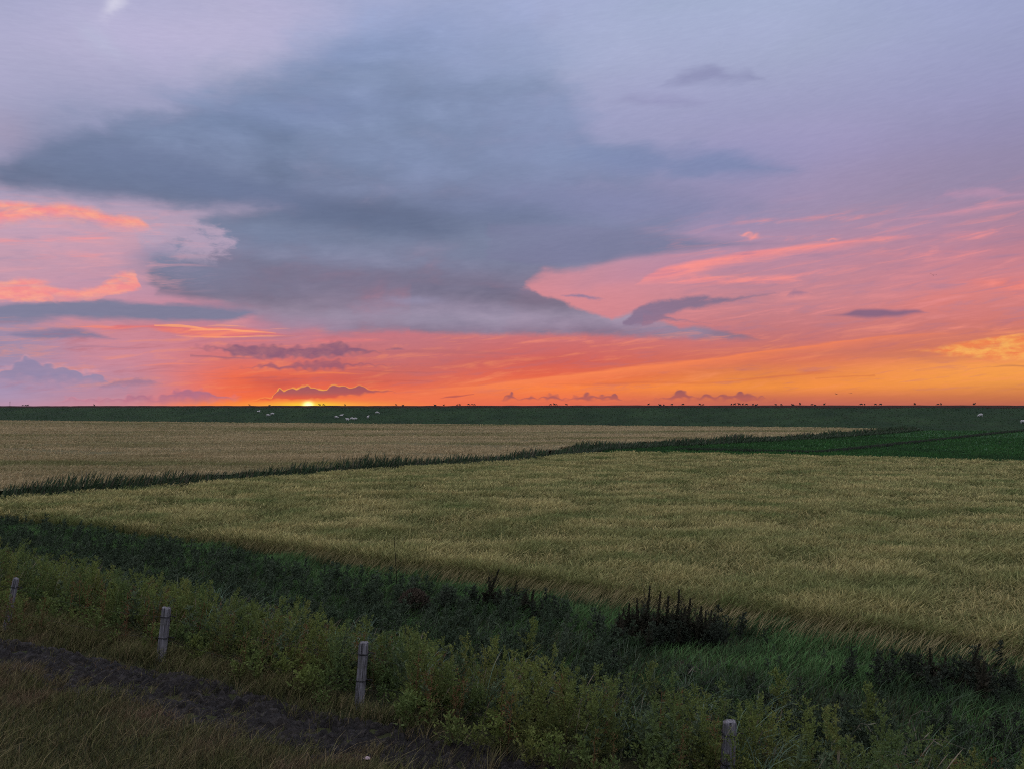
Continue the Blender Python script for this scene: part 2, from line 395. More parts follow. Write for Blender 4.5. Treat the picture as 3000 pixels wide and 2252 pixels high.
# long dark clouds above the sunset
DUSK = g.mix(g.rng(N_CLUMP, 0.4, 0.62), lin((142, 98, 124)), lin((166, 110, 126)))
band([(540, 1016, 1021), (580, 1010, 1026), (650, 1010, 1034), (690, 1004, 1052), (780, 1008, 1056), (880, 1010, 1056), (950, 1004, 1054), (984, 992, 1052), (1010, 1004, 1048), (1060, 1010, 1044), (1120, 1026, 1036), (1142, 1031, 1034)], DUSK, 0.95, 0.34, 0.4, 'heap')
band([(556, 1036, 1050), (620, 1040, 1052), (700, 1044, 1056), (760, 1050, 1056)], DUSK, 0.85, 0.18, 0.25, 'tiny')
band([(1130, 1022, 1030), (1165, 1014, 1028), (1195, 1022, 1026), (1225, 1024, 1028)], DUSK, 0.8, 0.2, 0.2, 'tiny')
band([(655, 1080, 1084), (740, 1072, 1086), (790, 1062, 1088), (830, 1062, 1088), (900, 1056, 1090), (980, 1048, 1088), (1010, 1056, 1082), (1100, 1064, 1078), (1210, 1072, 1077)], g.mix(0.3, DUSK, lin((200, 92, 92))), 0.95, 0.3, 0.36, 'heap')
spot(820, 1122, 90, 20, (196, 86, 84), 0.6, w='puff')
spot(1010, 1108, 120, 16, (206, 92, 92), 0.55, w='puff')

for q_, c_, al in (([(400, 1091, 1095), (520, 1085, 1093), (660, 1090, 1094)], (176, 112, 132), .6), ([(140, 1022, 1026), (300, 1013, 1023), (450, 1020, 1024)], (160, 126, 156), .6), ([(640, 1109, 1113), (760, 1102, 1111), (910, 1107, 1111)], (190, 90, 96), .6),
                   ([(960, 1074, 1080), (1150, 1084, 1094), (1320, 1092, 1096)], (184, 98, 102), .55), ([(1000, 1118, 1122), (1180, 1112, 1122), (1330, 1118, 1121)], (196, 92, 88), .5), ([(1000, 1030, 1036), (1300, 1022, 1040), (1620, 1036, 1042)], (186, 108, 116), .45),
                   ([(400, 1070, 1074), (520, 1061, 1072), (640, 1066, 1071)], (252, 142, 112), .6), ([(850, 1094, 1100), (980, 1088, 1099), (1090, 1096, 1100)], (255, 140, 84), .6), ([(225, 958, 964), (290, 950, 967), (350, 958, 964)], (246, 142, 128), .8), ([(640, 1000, 1003), (760, 994, 1004), (900, 998, 1002)], (246, 130, 112), .5)):
    band(q_, c_, al, 0.16, 0.18, 'streak')
# long bright ray on the right and the orange under it
band([(1150, 1146, 1156), (1350, 1132, 1160), (1550, 1106, 1150), (1750, 1082, 1130), (1950, 1060, 1104), (2150, 1036, 1078), (2350, 1010, 1050), (2550, 986, 1020), (2700, 974, 1000), (2800, 976, 986)], (252, 138, 88), 0.9, 0.22, 1.1, 'streak')
band([(1600, 1122, 1130), (1850, 1114, 1128), (2050, 1116, 1126), (2250, 1098, 1112), (2420, 1084, 1096), (2480, 1090, 1094)], (208, 104, 78), 0.8, 0.3, 0.3, 'streak')
band([(2380, 1106, 1112), (2460, 1102, 1110), (2560, 1098, 1106)], (206, 112, 70), 0.7, 0.15, 0.15, 'streak')
band([(2200, 1030, 1040), (2500, 1012, 1050), (2700, 1020, 1064), (2900, 1050, 1070)], (204, 122, 102), 0.5, 0.6, 0.5, 'mid')
AMBER = g.mix(g.rng(N_CLUMP, 0.42, 0.62), lin((244, 136, 84)), lin((255, 184, 98)))
band([(2640, 1018, 1026), (2740, 1006, 1050), (2860, 984, 1060), (3000, 970, 1062), (3300, 950, 1070)], AMBER, 0.9, 0.5, 0.5, 'streak', 0.5, 'wisp')
band([(2890, 1074, 1078), (2960, 1068, 1078), (3080, 1072, 1084), (3300, 1070, 1084)], (186, 118, 84), 0.8, 0.15, 0.15, 'streak')
band([(2860, 1138, 1142), (3000, 1132, 1146), (3300, 1130, 1150)], (200, 116, 72), 0.5, 0.3, 0.3, 'streak')

# row of small far cumulus over the dike
FAR = ramp_y([(1195, (206, 104, 90)), (1172, (190, 100, 92)), (1150, (150, 88, 100)), (1130, (150, 88, 100))])
band([(1468, 1168, 1173), (1482, 1158, 1174), (1498, 1150, 1174), (1514, 1164, 1174), (1540, 1158, 1174), (1558, 1150, 1174), (1575, 1164, 1174), (1600, 1156, 1175), (1622, 1150, 1175), (1645, 1160, 1175), (1662, 1166, 1175), (1690, 1156, 1175), (1715, 1150, 1175), (1745, 1158, 1175), (1775, 1156, 1175), (1802, 1148, 1175), (1826, 1168, 1175), (1850, 1170, 1174)], FAR, 0.9, 0.2, 0.3, 'heap', 0.05, 'clump')
band([(1840, 1171, 1176), (1920, 1168, 1176), (1955, 1158, 1175), (1985, 1142, 1174), (2000, 1138, 1174), (2016, 1150, 1174), (2036, 1164, 1174), (2060, 1152, 1174), (2080, 1149, 1174), (2100, 1158, 1174), (2130, 1146, 1174), (2150, 1154, 1175), (2175, 1142, 1175), (2192, 1146, 1175), (2208, 1160, 1175), (2232, 1160, 1175), (2246, 1168, 1176), (2320, 1172, 1177), (2400, 1176, 1178)], FAR, 0.85, 0.2, 0.3, 'heap', 0.05, 'clump')
band([(1284, 1165, 1168), (1320, 1158, 1168), (1350, 1156, 1164), (1388, 1149, 1155)], (190, 92, 86), 0.9, 0.12, 0.12, 'tiny')

# the setting sun: glow, the gilded cloud over it, the disc
near = spot(890, 1150, 130, 40, None, 1.0, 1.0)
a_sun = spot(905, 1186, 250, 14, (255, 170, 70), 0.9)
OUT = [(735, 1174, 1178), (770, 1166, 1178), (800, 1164, 1176), (809, 1144, 1174), (818, 1139, 1174), (828, 1144, 1174), (842, 1139, 1175), (856, 1134, 1176), (868, 1137, 1176), (882, 1131, 1176), (898, 1130, 1176), (912, 1136, 1175), (934, 1140, 1174), (956, 1143, 1173), (964, 1133, 1171), (982, 1128, 1168), (1002, 1129, 1164), (1030, 1136, 1162), (1048, 1130, 1160), (1064, 1131, 1158), (1080, 1139, 1156), (1120, 1142, 1152), (1160, 1144, 1149)]
band([(x, t - 3.2, b) for x, t, b in OUT], lin((255, 196, 84)), 0.95, 0.09, 0.3, 'rim', fade=g.m('MULTIPLY', g.m('POWER', near, 0.7), g.rng(N_CLUMP, 0.36, 0.56, 0.25, 1.0)))
band(OUT, ramp_y([(1190, (255, 120, 60)), (1172, (240, 94, 66)), (1150, (176, 92, 98)), (1130, (162, 88, 104))]), 0.97, 0.09, 0.25, 'rim')
spot(905, 1186, 80, 9, (255, 216, 62), 0.9)
core = spot(903, 1186, 12, 9, None, 1.0, 1.0)
sky = g.mix(core, sky, (2.6, 1.9, 0.8, 1))

# overall soft mottling, and the dusk sky overhead and behind the viewer
ns = g.new('ShaderNodeTexSky')
ns.sky_type = 'NISHITA'
ns.sun_disc = False
ns.sun_elevation = R(1.0)
ns.sun_rotation = R(SUN_AZ)
back = g.mix(g.rng(EL, 0.0, 60.0), lin((140, 148, 180)), lin((224, 226, 250)))
back = g.mix(1.0, back, (1.5, 1.5, 1.46, 1.0), 'MULTIPLY')
back = g.mix(0.004, back, ns.outputs[0], 'ADD')
AAZ = g.m('ABSOLUTE', AZ)
mott = g.rng(N_BROAD, 0.3, 0.7, 0.96, 1.04)
fine = g.rng(N_FINE, 0.25, 0.75, 0.955, 1.045)
mott = g.m('MULTIPLY', mott, fine)
mott = g.vec(mott, g.m('MULTIPLY_ADD', fine, 0.35, g.m('MULTIPLY_ADD', mott, 0.65, 0.0)), g.m('MULTIPLY_ADD', fine, -0.25, g.m('ADD', mott, 0.25)))


def finish(c):
    c = g.mix(1.0, c, mott, 'MULTIPLY')
    c = g.mix(1.0, c, (0.955, 0.94, 0.91, 1.0), 'MULTIPLY')
    c = g.mix(g.rng(AAZ, 38.0, 70.0, smooth=True), c, back)
    c = g.mix(g.rng(EL, 31.0, 46.0, smooth=True), c, back)
    n = g.new('ShaderNodeBackground')
    NT.links.new(c, n.inputs['Color'])
    return n.outputs[0]


def choose(f, a, b):
    n = g.new('ShaderNodeMixShader')
    NT.links.new(f, n.inputs[0])
    NT.links.new(a, n.inputs[1])
    NT.links.new(b, n.inputs[2])
    return n.outputs[0]


bb = g.new('ShaderNodeBackground')
NT.links.new(back, bb.inputs['Color'])
front = choose(g.m('GREATER_THAN', EL, LIFT), finish(sky), finish(sky_high))
far_off = g.m('MAXIMUM', g.m('GREATER_THAN', AAZ, 70.0), g.m('GREATER_THAN', EL, 46.0))
wo = g.new('ShaderNodeOutputWorld')
NT.links.new(choose(far_off, front, bb.outputs[0]), wo.inputs['Surface'])
world.cycles.sampling_method = 'MANUAL'
world.cycles.sample_map_resolution = 512

# ------------------------------------------------------------------ sun
sd = bpy.data.lights.new("sun", 'SUN')
sd.energy = 0.35
sd.angle = R(0.6)
sd.color = (1.0, 0.45, 0.18)
sun = bpy.data.objects.new("sun", sd)
COL.objects.link(sun)
sun.rotation_euler = (R(90 - 1.0), 0, R(180 - SUN_AZ))
#@@REST
# ------------------------------------------------------------------ numpy helpers
U = np.array([-0.832, 0.555])      # along the fence, to the left and away
N = np.array([0.555, 0.832])       # across: away from the viewer
U2 = np.array([-0.936, 0.351])     # along the dike
N2 = np.array([0.351, 0.936])
DIKE_FOOT, DIKE_TOP, DIKE_H = 208.0, 236.0, 6.0


class Noise2:
    def __init__(self, seed):
        self.t = np.random.default_rng(seed).random((256, 256))

    def val(self, x, y):
        xi, yi = np.floor(x).astype(int), np.floor(y).astype(int)
        fx, fy = x - xi, y - yi
        fx, fy = fx * fx * (3 - 2 * fx), fy * fy * (3 - 2 * fy)
        a, b = xi % 256, yi % 256
        c, d = (xi + 1) % 256, (yi + 1) % 256
        t = self.t
        return (t[a, b] * (1 - fx) + t[c, b] * fx) * (1 - fy) + (t[a, d] * (1 - fx) + t[c, d] * fx) * fy

    def fbm(self, x, y, octv=4, gain=0.5):
        s, a, n = 0.0, 1.0, 0.0
        for i in range(octv):
            s = s + a * self.val(x * 2 ** i + 17.3 * i, y * 2 ** i + 5.1 * i)
            n += a
            a *= gain
        return s / n


NA, NB, NC = Noise2(1), Noise2(2), Noise2(3)
PROF_N = [-400, -60, -12, -5, -1.5, 0.8, 2.4, 4.0, 5.0, 6.5, 8.5, 10.0, 11.2, 12.3, 13.6, 15.6, 18.0, 21, 4000]
PROF_Z = [0.5, 0.8, 2.5, 3.8, 3.92, 3.85, 2.6, 1.25, 0.95, 0.88, 0.82, 0.6, 0.1, -0.28, -0.15, 0.12, 0.02, 0.0, 0.0]


def ground_z(x, y):
    x, y = np.asarray(x, float), np.asarray(y, float)
    n = x * N[0] + y * N[1]
    z = np.interp(n, PROF_N, PROF_Z)
    near = np.clip((22 - n) / 8, 0, 1) * np.clip((60 - np.hypot(x, y)) / 20, 0, 1)
    return z + near * ((NA.fbm(x * 0.8, y * 0.8, 3) - 0.5) * 0.16 + (NB.fbm(x * 3.1, y * 3.1, 2) - 0.5) * 0.05)


def build(name, V, Q, mat, attrs=None, parent=None, smooth=False):
    """mesh from arrays: V (n,3), Q (m,4) quads"""
    me = bpy.data.meshes.new(name)
    V = np.ascontiguousarray(V, np.float32)
    Q = np.ascontiguousarray(Q, np.int32)
    me.vertices.add(len(V))
    me.vertices.foreach_set('co', V.ravel())
    k = Q.shape[1]
    me.loops.add(Q.size)
    me.loops.foreach_set('vertex_index', Q.ravel())
    me.polygons.add(len(Q))
    me.polygons.foreach_set('loop_start', np.arange(0, Q.size, k, dtype=np.int32))
    me.polygons.foreach_set('loop_total', np.full(len(Q), k, np.int32))
    if smooth:
        me.polygons.foreach_set('use_smooth', np.ones(len(Q), bool))
    for an, av in (attrs or {}).items():
        me.attributes.new(an, 'FLOAT', 'POINT').data.foreach_set('value', np.ascontiguousarray(av, np.float32))
    me.update(calc_edges=True)
    if mat:
        me.materials.append(mat)
    o = bpy.data.objects.new(name, me)
    COL.objects.link(o)
    if parent:
        o.parent = parent
    return o


def tag(o, label=None, cat=None, group=None, kind=None):
    if label:
        o['label'] = label
    if cat:
        o['category'] = cat
    if group:
        o['group'] = group
    if kind:
        o['kind'] = kind
    return o


def empty(name, loc=(0, 0, 0)):
    o = bpy.data.objects.new(name, None)
    o.empty_display_size = 0.2
    COL.objects.link(o)
    o.location = loc
    return o


def grid(name, us, vs, fn, mat, smooth=True):
    uu, vv = np.meshgrid(us, vs, indexing='ij')
    V = fn(uu.ravel(), vv.ravel())
    nu, nv = len(us), len(vs)
    i = np.arange(nu * nv).reshape(nu, nv)
    Q = np.stack([i[:-1, :-1], i[1:, :-1], i[1:, 1:], i[:-1, 1:]], -1).reshape(-1, 4)
    return build(name, V, Q, mat, smooth=smooth)


def blades(P_, h, w, lean, prof, power=1.6, droop=None, tilt_sigma=0.0, T=None):
    """ribbons standing at P_ (n,3); prof = width factors from foot to tip. returns V, Q, rnd, hgt"""
    n, k = len(P_), len(prof)
    yaw = rng.random(n) * np.pi
    side = np.stack([np.cos(yaw), np.sin(yaw), np.zeros(n)], 1)
    t = np.linspace(0, 1, k) if T is None else np.asarray(T, float)
    L = np.asarray(lean)
    lx = L[:, 0] + rng.normal(0, 1, n) * tilt_sigma * h
    ly = L[:, 1] + rng.normal(0, 1, n) * tilt_sigma * h
    cen = np.empty((n, k, 3))
    tp = t ** power
    cen[:, :, 0] = P_[:, None, 0] + lx[:, None] * tp
    cen[:, :, 1] = P_[:, None, 1] + ly[:, None] * tp
    zz = h[:, None] * t
    if droop is not None:
        zz = zz - droop[:, None] * h[:, None] * t ** 3.2
    cen[:, :, 2] = P_[:, None, 2] + zz
    off = side[:, None, :] * (w[:, None] * np.asarray(prof)[None, :] * 0.5)[:, :, None]
    V = np.stack([cen - off, cen + off], 2).reshape(-1, 3)          # n, k, 2
    base = (np.arange(n) * k * 2)[:, None] + (np.arange(k - 1) * 2)[None, :]
    Q = np.stack([base, base + 1, base + 3, base + 2], -1).reshape(-1, 4)
    r = np.repeat(rng.random(n), k * 2)
    hg = np.tile(np.repeat(t, 2), n)
    return V, Q, r, hg


def join(parts):
    Vs, Qs, Rs, Hs, o = [], [], [], [], 0
    for V, Q, r, h in parts:
        Vs.append(V); Qs.append(Q + o); Rs.append(r); Hs.append(h)
        o += len(V)
    return np.concatenate(Vs), np.concatenate(Qs), np.concatenate(Rs), np.concatenate(Hs)


def stuff(name, parts, mat, label):
    V, Q, r, h = join(parts)
    return tag(build(name, V, Q, mat, {'rnd': r, 'hgt': h}), label, None, None, 'stuff')


def sample_poly(poly, count):
    """random points in a polygon (rejection)"""
    poly = np.asarray(poly, float)
    lo, hi = poly.min(0), poly.max(0)
    out, tot = [], 0
    while tot < count:
        p = lo + rng.random((count * 2, 2)) * (hi - lo)
        p = p[inside(p, poly)]
        out.append(p)
        tot += len(p)
    return np.concatenate(out)[:count]


def inside(p, poly):
    x, y = p[:, 0], p[:, 1]
    c = np.zeros(len(p), bool)
    j = len(poly) - 1
    for i in range(len(poly)):
        xi, yi = poly[i]
        xj, yj = poly[j]
        c ^= ((yi > y) != (yj > y)) & (x < (xj - xi) * (y - yi) / (yj - yi + 1e-12) + xi)
        j = i
    return c


def in_view(p, margin=0.06):
    """points a visitor near the viewpoint can see in the direction of the sunset"""
    return (p[:, 1] > 1.0) & (np.abs(p[:, 0]) < (0.662 + margin) * p[:, 1] + 2.5)


# ------------------------------------------------------------------ materials
def material(name):
    m = bpy.data.materials.new(name)
    m.use_nodes = True
    m.node_tree.nodes.clear()
    return m, G(m.node_tree)


def finish_mat(m, q, col, rough=0.9, trans=0.0, bump=None, bump_d=0.05, spec=0.15):
    nt = m.node_tree
    bs = q.new('ShaderNodeBsdfPrincipled')
    q.put(bs.inputs['Base Color'], col)
    q.put(bs.inputs['Roughness'], rough)
    bs.inputs['Specular IOR Level'].default_value = spec
    sh = bs.outputs[0]
    if bump is not None:
        b = q.new('ShaderNodeBump')
        b.inputs['Strength'].default_value = 0.9
        b.inputs['Distance'].default_value = bump_d
        nt.links.new(bump, b.inputs['Height'])
        nt.links.new(b.outputs[0], bs.inputs['Normal'])
    if trans:
        tr = q.new('ShaderNodeBsdfTranslucent')
        q.put(tr.inputs['Color'], col)
        mx = q.new('ShaderNodeMixShader')
        mx.inputs[0].default_value = trans
        nt.links.new(sh, mx.inputs[1])
        nt.links.new(tr.outputs[0], mx.inputs[2])
        sh = mx.outputs[0]
    out = q.new('ShaderNodeOutputMaterial')
    nt.links.new(sh, out.inputs['Surface'])
    return m


def attr(q, n):
    a = q.new('ShaderNodeAttribute')
    a.attribute_name = n
    return a.outputs['Fac']


def pos(q):
    return q.new('ShaderNodeNewGeometry').outputs['Position']


def c4(*c):
    return (*c, 1.0)


def plant_mat(name, low, high, alt, alt_amt=0.5, patch=None, patch_scale=(0.1, 0.1), trans=0.25, spread=0.35, patch_lo=0.42, patch_hi=0.62):
    """leaves and stalks: colour from foot to tip, plant-to-plant variation, patches over the ground"""
    m, q = material(name)
    h, r = attr(q, 'hgt'), attr(q, 'rnd')
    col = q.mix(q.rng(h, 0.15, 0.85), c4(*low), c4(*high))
    col = q.mix(q.rng(r, 1.0 - alt_amt, 1.0, 0.0, 1.0), col, c4(*alt))
    if patch:
        mp = q.new('ShaderNodeMapping')
        m.node_tree.links.new(pos(q), mp.inputs['Vector'])
        mp.inputs['Scale'].default_value = (patch_scale[0], patch_scale[1], 0.0)
        mp.inputs['Rotation'].default_value = (0, 0, R(-12))
        n = q.noise(mp.outputs[0], 1.0, 5.0, 0.6)
        col = q.mix(q.rng(n, patch_lo, patch_hi), col, q.mix(q.rng(h, 0.1, 0.9), c4(*[v * .8 for v in patch]), c4(*patch)))
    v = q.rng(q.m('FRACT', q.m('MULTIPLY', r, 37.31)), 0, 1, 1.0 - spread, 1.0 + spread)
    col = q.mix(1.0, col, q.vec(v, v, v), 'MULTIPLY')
    return finish_mat(m, q, col, 0.8, trans)


def ground_mat(name, a, b, c, s1, s2, bump_s=3.0, bump_d=0.05, lo=0.35, hi=0.65, spec=0.1, rough=0.95):
    m, q = material(name)
    p = pos(q)
    n1 = q.noise(p, s1, 6.0, 0.62)
    n2 = q.noise(p, s2, 5.0, 0.65)
    col = q.mix(q.rng(n1, lo, hi), c4(*a), c4(*b))
    col = q.mix(q.rng(n2, 0.5, 0.72), col, c4(*c))
    bp = q.noise(p, bump_s, 6.0, 0.7)
    return finish_mat(m, q, col, rough, 0.0, bp, bump_d, spec)


M_SOIL = ground_mat("soil", (.022, .024, .010), (.034, .038, .014), (.028, .022, .013), 0.7, 3.0)
M_MUD = ground_mat("mud", (.0062, .0048, .0034), (.0155, .0118, .0082), (.052, .043, .035), 2.6, 11.0, 12.0, 0.10, rough=0.7, spec=0.22)  # pale third tone paints sparse highlights into the mud
M_DIKE = ground_mat("dike_turf", (.013, .028, .011), (.024, .046, .016), (.018, .026, .011), 0.10, 0.55, 1.2, 0.25)
M_CREST_GLARE = ground_mat("crest_glare", (.026, .010, .007), (.036, .015, .010), (.024, .018, .010), 0.2, 0.8, 1.0, 0.1)  # red glare along the crest, painted as the strip's colour
M_MEADOW = ground_mat("meadow_turf", (.018, .060, .016), (.030, .080, .022), (.020, .046, .016), 0.06, 0.5, 2.0, 0.15)
M_STUB = ground_mat("crop_canopy", (.10, .088, .036), (.16, .13, .062), (.075, .074, .030), 0.05, 0.35, 1.4, 0.3)

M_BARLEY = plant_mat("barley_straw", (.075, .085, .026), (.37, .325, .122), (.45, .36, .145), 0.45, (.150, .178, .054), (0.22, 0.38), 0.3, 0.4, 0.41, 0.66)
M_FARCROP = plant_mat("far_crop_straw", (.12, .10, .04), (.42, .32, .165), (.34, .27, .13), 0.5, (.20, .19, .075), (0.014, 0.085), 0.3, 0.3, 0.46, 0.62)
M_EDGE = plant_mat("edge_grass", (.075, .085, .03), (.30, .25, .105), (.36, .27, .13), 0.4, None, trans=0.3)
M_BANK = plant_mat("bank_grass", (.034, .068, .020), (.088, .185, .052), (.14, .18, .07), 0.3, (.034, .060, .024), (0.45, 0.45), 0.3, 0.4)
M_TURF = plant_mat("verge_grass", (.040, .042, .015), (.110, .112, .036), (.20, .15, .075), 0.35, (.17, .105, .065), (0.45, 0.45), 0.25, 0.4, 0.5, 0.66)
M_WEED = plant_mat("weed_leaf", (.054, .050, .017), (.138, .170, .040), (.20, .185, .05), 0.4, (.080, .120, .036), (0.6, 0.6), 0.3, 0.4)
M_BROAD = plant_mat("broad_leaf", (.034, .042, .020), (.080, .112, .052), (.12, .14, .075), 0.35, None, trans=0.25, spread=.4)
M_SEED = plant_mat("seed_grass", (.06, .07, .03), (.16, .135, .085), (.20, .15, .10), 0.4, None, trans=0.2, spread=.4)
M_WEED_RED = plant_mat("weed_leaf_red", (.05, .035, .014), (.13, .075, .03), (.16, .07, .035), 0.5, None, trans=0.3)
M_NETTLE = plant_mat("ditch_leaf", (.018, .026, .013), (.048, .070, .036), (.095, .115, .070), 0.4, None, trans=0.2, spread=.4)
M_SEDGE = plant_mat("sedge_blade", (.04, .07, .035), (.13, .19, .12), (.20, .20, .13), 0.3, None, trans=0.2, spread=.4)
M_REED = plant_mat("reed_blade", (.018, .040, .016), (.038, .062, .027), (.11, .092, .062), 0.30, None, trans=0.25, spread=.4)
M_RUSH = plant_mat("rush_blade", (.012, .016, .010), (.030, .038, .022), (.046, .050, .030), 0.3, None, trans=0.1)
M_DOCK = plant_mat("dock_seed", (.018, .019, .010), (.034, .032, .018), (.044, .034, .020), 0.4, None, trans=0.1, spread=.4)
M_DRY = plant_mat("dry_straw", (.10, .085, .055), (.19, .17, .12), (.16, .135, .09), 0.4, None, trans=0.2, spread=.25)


def wood_mat():
    m, q = material("weathered_wood")
    t = q.new('ShaderNodeTexCoord')
    mp = q.new('ShaderNodeMapping')
    m.node_tree.links.new(t.outputs['Object'], mp.inputs['Vector'])
    mp.inputs['Scale'].default_value = (38, 38, 2.2)
    n = q.noise(mp.outputs[0], 1.0, 6.0, 0.65, dist=0.4)
    n2 = q.noise(t.outputs['Object'], 7.0, 4.0, 0.6)
    col = q.mix(q.rng(n, 0.36, 0.62), c4(.030, .028, .028), c4(.21, .20, .202))
    col = q.mix(q.rng(n2, 0.52, 0.7, 0, .7), col, c4(.085, .085, .060))
    return finish_mat(m, q, col, 0.9, 0, n, 0.012, 0.1)


def plain_mat(name, col, rough=0.8, var=0.25, scale=20.0, spec=0.2):
    m, q = material(name)
    t = q.new('ShaderNodeTexCoord')
    n = q.noise(t.outputs['Object'], scale, 4.0, 0.6)
    v = q.rng(n, 0.3, 0.7, 1 - var, 1 + var)
    return finish_mat(m, q, q.mix(1.0, c4(*col), q.vec(v, v, v), 'MULTIPLY'), rough, 0, n, 0.01, spec)


M_WOOD = wood_mat()
M_WIRE = plain_mat("dark_wire", (.012, .011, .010), 0.6)
M_WOOL = plain_mat("pale_wool", (.46, .43, .39), 0.95, 0.2, 6.0)
M_SILHOUETTE = plain_mat("wool_silhouette", (.055, .040, .033), 0.95, 0.2, 6.0)  # backlit silhouette of the crest sheep, put into the wool colour
M_FEATHER = plain_mat("dark_feather", (.035, .028, .024), 0.8, 0.2, 8.0)
M_STONE = plain_mat("pale_stone", (.40, .30, .30), 0.8, 0.25, 18.0)

# ------------------------------------------------------------------ terrain
us = np.concatenate([np.linspace(-4000, -80, 8), np.linspace(-60, -14, 12), np.arange(-12, 40, 0.3), np.linspace(42, 120, 20), np.linspace(160, 4000, 8)])
ns_ = np.concatenate([[-400, -200, -60, -30, -12, -8, -5], np.arange(-3, 22, 0.25), np.linspace(24, 200, 24), [400, 900, 2500, 9000]])


def gr(u, n):
    x, y = U[0] * u + N[0] * n, U[1] * u + N[1] * n
    return np.stack([x, y, ground_z(x, y)], 1)


tag(grid("ground", us, ns_, gr, M_SOIL), "flat dark green and brown farmland below the fields", kind='structure')

# the muddy track in front of the fence
MA, MB_ = np.array([-11.5, 15.3]), np.array([1.8, 9.2])
MD = (MB_ - MA) / np.linalg.norm(MB_ - MA)
ML = np.array([-MD[1], MD[0]])


def track_xy(s, w):
    wob = (NC.fbm(s * 0.35, s * 0 + 3.0, 3) - 0.5) * 0.9
    return MA[0] + MD[0] * s + ML[0] * (w + wob), MA[1] + MD[1] * s + ML[1] * (w + wob)


def mud(s, w):
    x, y = track_xy(s, w)
    edge = np.clip(1 - np.abs(w) / 0.8, 0, 1)
    lump = (NA.fbm(x * 4.5, y * 4.5, 3) - 0.5) * 0.24 + (NB.fbm(x * 10, y * 10, 2) - 0.5) * 0.24
    return np.stack([x, y, ground_z(x, y) + 0.045 - 0.09 * (1 - np.minimum(edge * 3, 1)) + np.minimum(edge * 2, 1) * lump], 1)


tag(grid("mud_track", np.arange(-14, 17, 0.04), np.linspace(-0.8, 0.8, 44), mud, M_MUD, False), "dark churned muddy track in front of the fence posts", kind='structure')


def track_dist(x, y):
    dx, dy = x - MA[0], y - MA[1]
    s = dx * MD[0] + dy * MD[1]
    wob = (NC.fbm(s * 0.35, s * 0 + 3.0, 3) - 0.5) * 0.9
    return np.abs(dx * ML[0] + dy * ML[1] - wob)


# the dike on the horizon
dn = np.array([-60, -3, 0, 4, 9, 14, 19, 24, 27, 28, 29.5, 31, 32, 36, 44, 60]) + DIKE_FOOT
dz = np.array([-.02, 0.0, 0.1, 0.85, 1.9, 3.0, 4.1, 5.2, 5.8, 5.95, 6.0, 6.0, 5.9, 5.0, 3.0, 0.0])


def dike_z(n):
    return np.interp(n, dn, dz)


def dike_xyz(u, n):
    x, y = U2[0] * u + N2[0] * n, U2[1] * u + N2[1] * n
    z = dike_z(n) + (NA.fbm(u * 0.02, n * 0.05, 3) - 0.5) * 0.30 * np.clip((n - DIKE_FOOT) / 10, 0, 1) + (NB.fbm(u * 0.3, n * 0.3, 3) - 0.5) * 0.25 * np.clip((n - DIKE_FOOT) / 3, 0, 1)
    return np.stack([x, y, z], 1)


du = np.arange(-330, 700, 1.5)
nn = np.unique(np.concatenate([[DIKE_FOOT - 3], np.arange(DIKE_FOOT, DIKE_FOOT + 27, 1.5)]))
dike = tag(grid("dike", du, np.concatenate([nn, dn[dn > DIKE_FOOT + 26]]), dike_xyz, M_DIKE), "long grassy sea dike closing off the fields on the horizon", kind='structure')
tag(grid("crest_glare_strip", du, np.array([DIKE_TOP - 3.4, DIKE_TOP - 2, DIKE_TOP - 1, DIKE_TOP, DIKE_TOP + 1.2, DIKE_TOP + 2.5]), lambda u, n: dike_xyz(u, n) + np.array([0, 0, 0.03]), M_CREST_GLARE), "reddish brown strip painting the red glare along the top of the dike", kind='structure')


def crest_point(px):
    """place on the dike top seen in the given direction"""
    x, y, _ = pix_dir(px, 1190)
    t = (DIKE_TOP + 1.0) / (x * N2[0] + y * N2[1])
    u = (x * U2[0] + y * U2[1]) * t
    p = dike_xyz(np.array([u]), np.array([DIKE_TOP + 1.0]))[0]
    return p


def slope_point(px, py):
    x, y, dz_ = pix_dir(px, py)
    lo, hi = 150.0, 420.0
    best = None
    for t in np.linspace(lo, hi, 2000):
        n = (x * N2[0] + y * N2[1]) * t
        if n > DIKE_FOOT - 2 and EYE + dz_ * t <= dike_z(n):
            best = t
            break
    t = best or 260.0
    u = (x * U2[0] + y * U2[1]) * t
    return dike_xyz(np.array([u]), np.array([(x * N2[0] + y * N2[1]) * t]))[0]


# ------------------------------------------------------------------ fields
TIP = (-31.5, 38.0)
DITCH = [(-60.0, -4.0), TIP, (-13.5, 59.4), (0.0, 73.0), (6.0, 83.0), (11.5, 98.0)] + [on_z(x, y, 0.0) for x, y in ((2000, 1307), (2200, 1297), (2400, 1286), (2560, 1274), (2700, 1261))]
FIELD = [TIP, (-13.0, 59.0), (0.3, 72.2), (6.5, 81.5), (11.8, 85.0), (18.4, 83.8), (47.0, 71.3), (130.0, 36.0)] + [tuple(U * u + N * n) for u, n in ((-90, 20.8), (-60, 20.4), (-10, 19.9), (10, 19.5), (25, 18.7), (40, 17.0))]

# green meadow right of the second ditch
mp_ = [(11.0, 84.5), (11.0, 97.0)] + [tuple(q) for q in DITCH[6:]] + [(99.0, 183.0), (330.0, 96.0), (330.0, -60.0), (130.0, 36.5), (47.0, 72.0)]
mv = np.array([(x, y, 0.02) for x, y in mp_])
me = bpy.data.meshes.new("meadow")
me.from_pydata([tuple(v) for v in mv], [], [tuple(range(len(mv)))])
me.materials.append(M_MEADOW)
meadow = bpy.data.objects.new("meadow", me)
COL.objects.link(meadow)
tag(meadow, "flat deep green meadow right of the pale fields", kind='structure')


